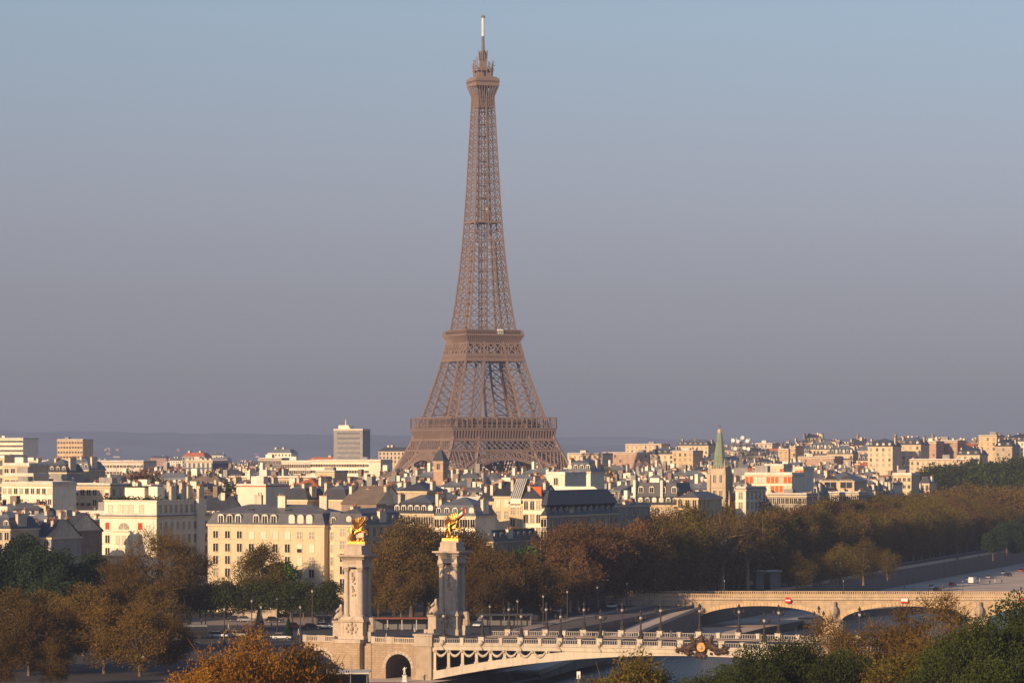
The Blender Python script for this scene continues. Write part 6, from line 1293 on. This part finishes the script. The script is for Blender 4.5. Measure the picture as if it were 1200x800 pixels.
# statue on the quay behind the bridge, small white figure by the passage
def stone_figure(px, D, z, hp, hs, m, lab):
    root = thing('stone_statue', (GX(px, D), D, z), 0, lab, 'statue'); mb = MB(); mb.box(-hp * .32, hp * .32, -hp * .32, hp * .32, 0, hp, m); mb.box(-hp * .4, hp * .4, -hp * .4, hp * .4, hp, hp * 1.1, m); mb.box(-hp * .42, hp * .42, -hp * .42, hp * .42, 0, hp * .18, m); mb.build('pedestal', root)
    s = hs / 1.8; P = [(0, 0, .95, .17), (0, 0, 1.3, .17), (0, 0, 1.5, .08), (0, 0, 1.68, .12), (-.12, 0, .5, .13), (-.13, 0, .05, .09), (.13, .1, .5, .13), (.15, .05, .05, .09), (-.28, 0, 1.2, .07), (-.3, .1, .9, .06), (.3, -.05, 1.3, .07), (.45, -.1, 1.55, .05)]
    link('figure', skin_mesh('figure', [(a * s, b * s, c * s + hp * 1.1, r * s) for a, b, c, r in P], [(0, 1), (1, 2), (2, 3), (0, 4), (4, 5), (0, 6), (6, 7), (1, 8), (8, 9), (1, 10), (10, 11)], m), root)
stone_figure(811, 1012, 0, 2.6, 3.4, 'weathered_stone', 'tan standing statue on a pedestal by the left end of the stone bridge')
stone_figure(474, 714, QZ, 1.3, 1.9, 'paint_white', 'small white statue in front of the arched passage')
# flag
p = BL(COLB[0] + 1.0, COLB[1] + 4.6); fl_ = thing('flagpole', (p.x, p.y, 1.7), 0, 'pole with a green white black and red flag behind the trumpeting statue', 'flag'); hz_ = ZY(592, p.y) - 1.7
mb = MB(); mb.cone((0, 0, 0), (0, 0, hz_), .12, .06, 'steel_grey', 8); mb.ball((0, 0, hz_ + .1), .14, 'gilding', 6, 4); mb.build('pole', fl_)
mb = MB(); nn = 10
def fp(t, s): return Vector((-.05 - 2.2 * t * .8, -.15 * math.sin(t * 7), hz_ - .2 - 2.0 * s - 1.4 * t))
for i in range(nn):
    a, b = i / nn, (i + 1) / nn
    for j, m in enumerate(('flag_green', 'sign_white', 'flag_black')): m = 'flag_red' if i < 3 else m; mb.face([fp(a, j / 3), fp(b, j / 3), fp(b, (j + 1) / 3), fp(a, (j + 1) / 3)], m)
mb.build('flag', fl_)
# people
pm = [skin_mesh('person', [(0, 0, .95, .15), (0, 0, 1.3, .17), (0, 0, 1.5, .06), (0, 0, 1.64, .1), (.1 * s, -.1, .5, .09), (.15 * s, -.1, .06, .06), (-.08 * s, .1, .5, .09), (-.22 * s, .1, .06, .06), (.08, -.24, 1.1, .06), (.16, -.25, .85, .045), (-.05, .24, 1.1, .06), (.1, .26, .85, .045)], [(0, 1), (1, 2), (2, 3), (0, 4), (4, 5), (0, 6), (6, 7), (1, 8), (8, 9), (1, 10), (10, 11)], m) for s, m in ((1, 'cloth_dark'), (-1, 'canvas'), (1, 'blue_cladding'))]
for m_ in pm:
    m_.materials.append(MATS['skin']); zz = [sum(m_.vertices[v].co.z for v in p.vertices) / len(p.vertices) for p in m_.polygons]; m_.polygons.foreach_set('material_index', [1 if q > 1.47 else 0 for q in zz])
for i, (px, py, z) in enumerate([(1160, 684, QZ), (1166, 683, QZ), (1174, 683, QZ), (1106, 690, QZ), (1148, 682, QZ), (1060, 690, QZ), (236, 733, 0), (268, 738, 0), (318, 736, 0), (332, 730, 0), (350, 744, 0), (290, 735, 0), (455, 741, 0), (486, 743, 0)]):
    D = (H - z) * F / (py - HY); c = ('black', 'pale', 'dark blue')[i % 3]; where = 'on the lower quay beyond the stone bridge' if z < 0 else ('between the two gilded columns' if px > 400 else 'on the square left of the column')
    o = link('person', pm[i % 3], None, (GX(px, D), D, z), rt.uniform(0, 6)); tag(o, f'person in {c} clothes {where}, {ORD[i]} walker', 'person', 'walkers')
for i, (u, v) in enumerate([(12, 3.2), (31, 2.9), (33, 3.4), (52, 3.1), (24, 29.5), (44, 30), (-7, 14), (-12, 4.5)]):
    p = BL(u, v, (zd(u) if u > 0 else 1.7) + .16); o = link('person', pm[i % 3], None, p, rt.uniform(0, 6)); tag(o, f'person in {("black", "pale", "dark blue")[i % 3]} clothes walking on the metal bridge, {ORD[i]} of the bridge walkers', 'person', 'walkers')
# river marker
x, D = GX(678, 640), 640; mk = thing('marker_post', (x, D, WZ), 0, 'thin white marker post in the river before the white arch', 'post'); mb = MB(); mb.cone((0, 0, -1), (0, 0, 8.4), .2, .16, 'steel_grey', 8); mb.build('post', mk); mb = MB(); mb.box(-.35, .35, -.1, .1, 7.6, 9.0, 'paint_white'); mb.build('board', mk)
# moored barge under the far arch of the stone bridge and one by the lower quay
def barge(x, y, rz, lab):
    root = thing('moored_barge', (x, y, WZ), rz, lab, 'boat'); mb = MB(); pr = [(-17, 0), (-16, 2.2), (-15, 2.6), (14, 2.6), (16, 2.2), (17.5, 0)]; hull = []
    for px_, hw in pr: hull.append((px_, max(.1, hw)))
    n = len(hull); v = [(a, -b, -.6) for a, b in hull] + [(a, -b, 1.2) for a, b in hull] + [(a, b, 1.2) for a, b in hull] + [(a, b, -.6) for a, b in hull]; f = []
    for i in range(n - 1): f += [(i, i + 1, n + i + 1, n + i), (n + i, n + i + 1, 2 * n + i + 1, 2 * n + i), (2 * n + i, 2 * n + i + 1, 3 * n + i + 1, 3 * n + i)]
    mb.poly(v, f, 'car_black'); mb.build('hull', root); mb = MB(); mb.box(-11, 8, -1.9, 1.9, 1.2, 2.6, 'white_render'); mb.box(-11.4, 8.4, -2.1, 2.1, 2.6, 2.8, 'steel_grey')
    for i in range(8): mb.box(-10 + i * 2.3, -8.8 + i * 2.3, -1.95, -1.9, 1.6, 2.3, 'glass_dark')
    mb.build('cabin', root); mb = MB(); mb.box(9.4, 12.4, -1.5, 1.5, 1.2, 3.4, 'white_render'); mb.box(9.3, 12.5, -1.6, 1.6, 2.3, 3.0, 'glass_dark'); mb.build('wheelhouse', root)
barge(88, 985, R(72), 'low dark hulled barge moored by the quay seen through the first stone arch')
barge(275, 1440, R(62), 'small barge moored by the far lower quay at the right edge')
# low white house roof showing through the brown trees by the right corner
q = shelter(1062, 1090, 800, 4.6, 'pale_concrete', 'white_render', 'river_pavilion', 'low white pavilion glimpsed through the thin brown trees at the lower right', 'pavilion', D=560, dep=6)
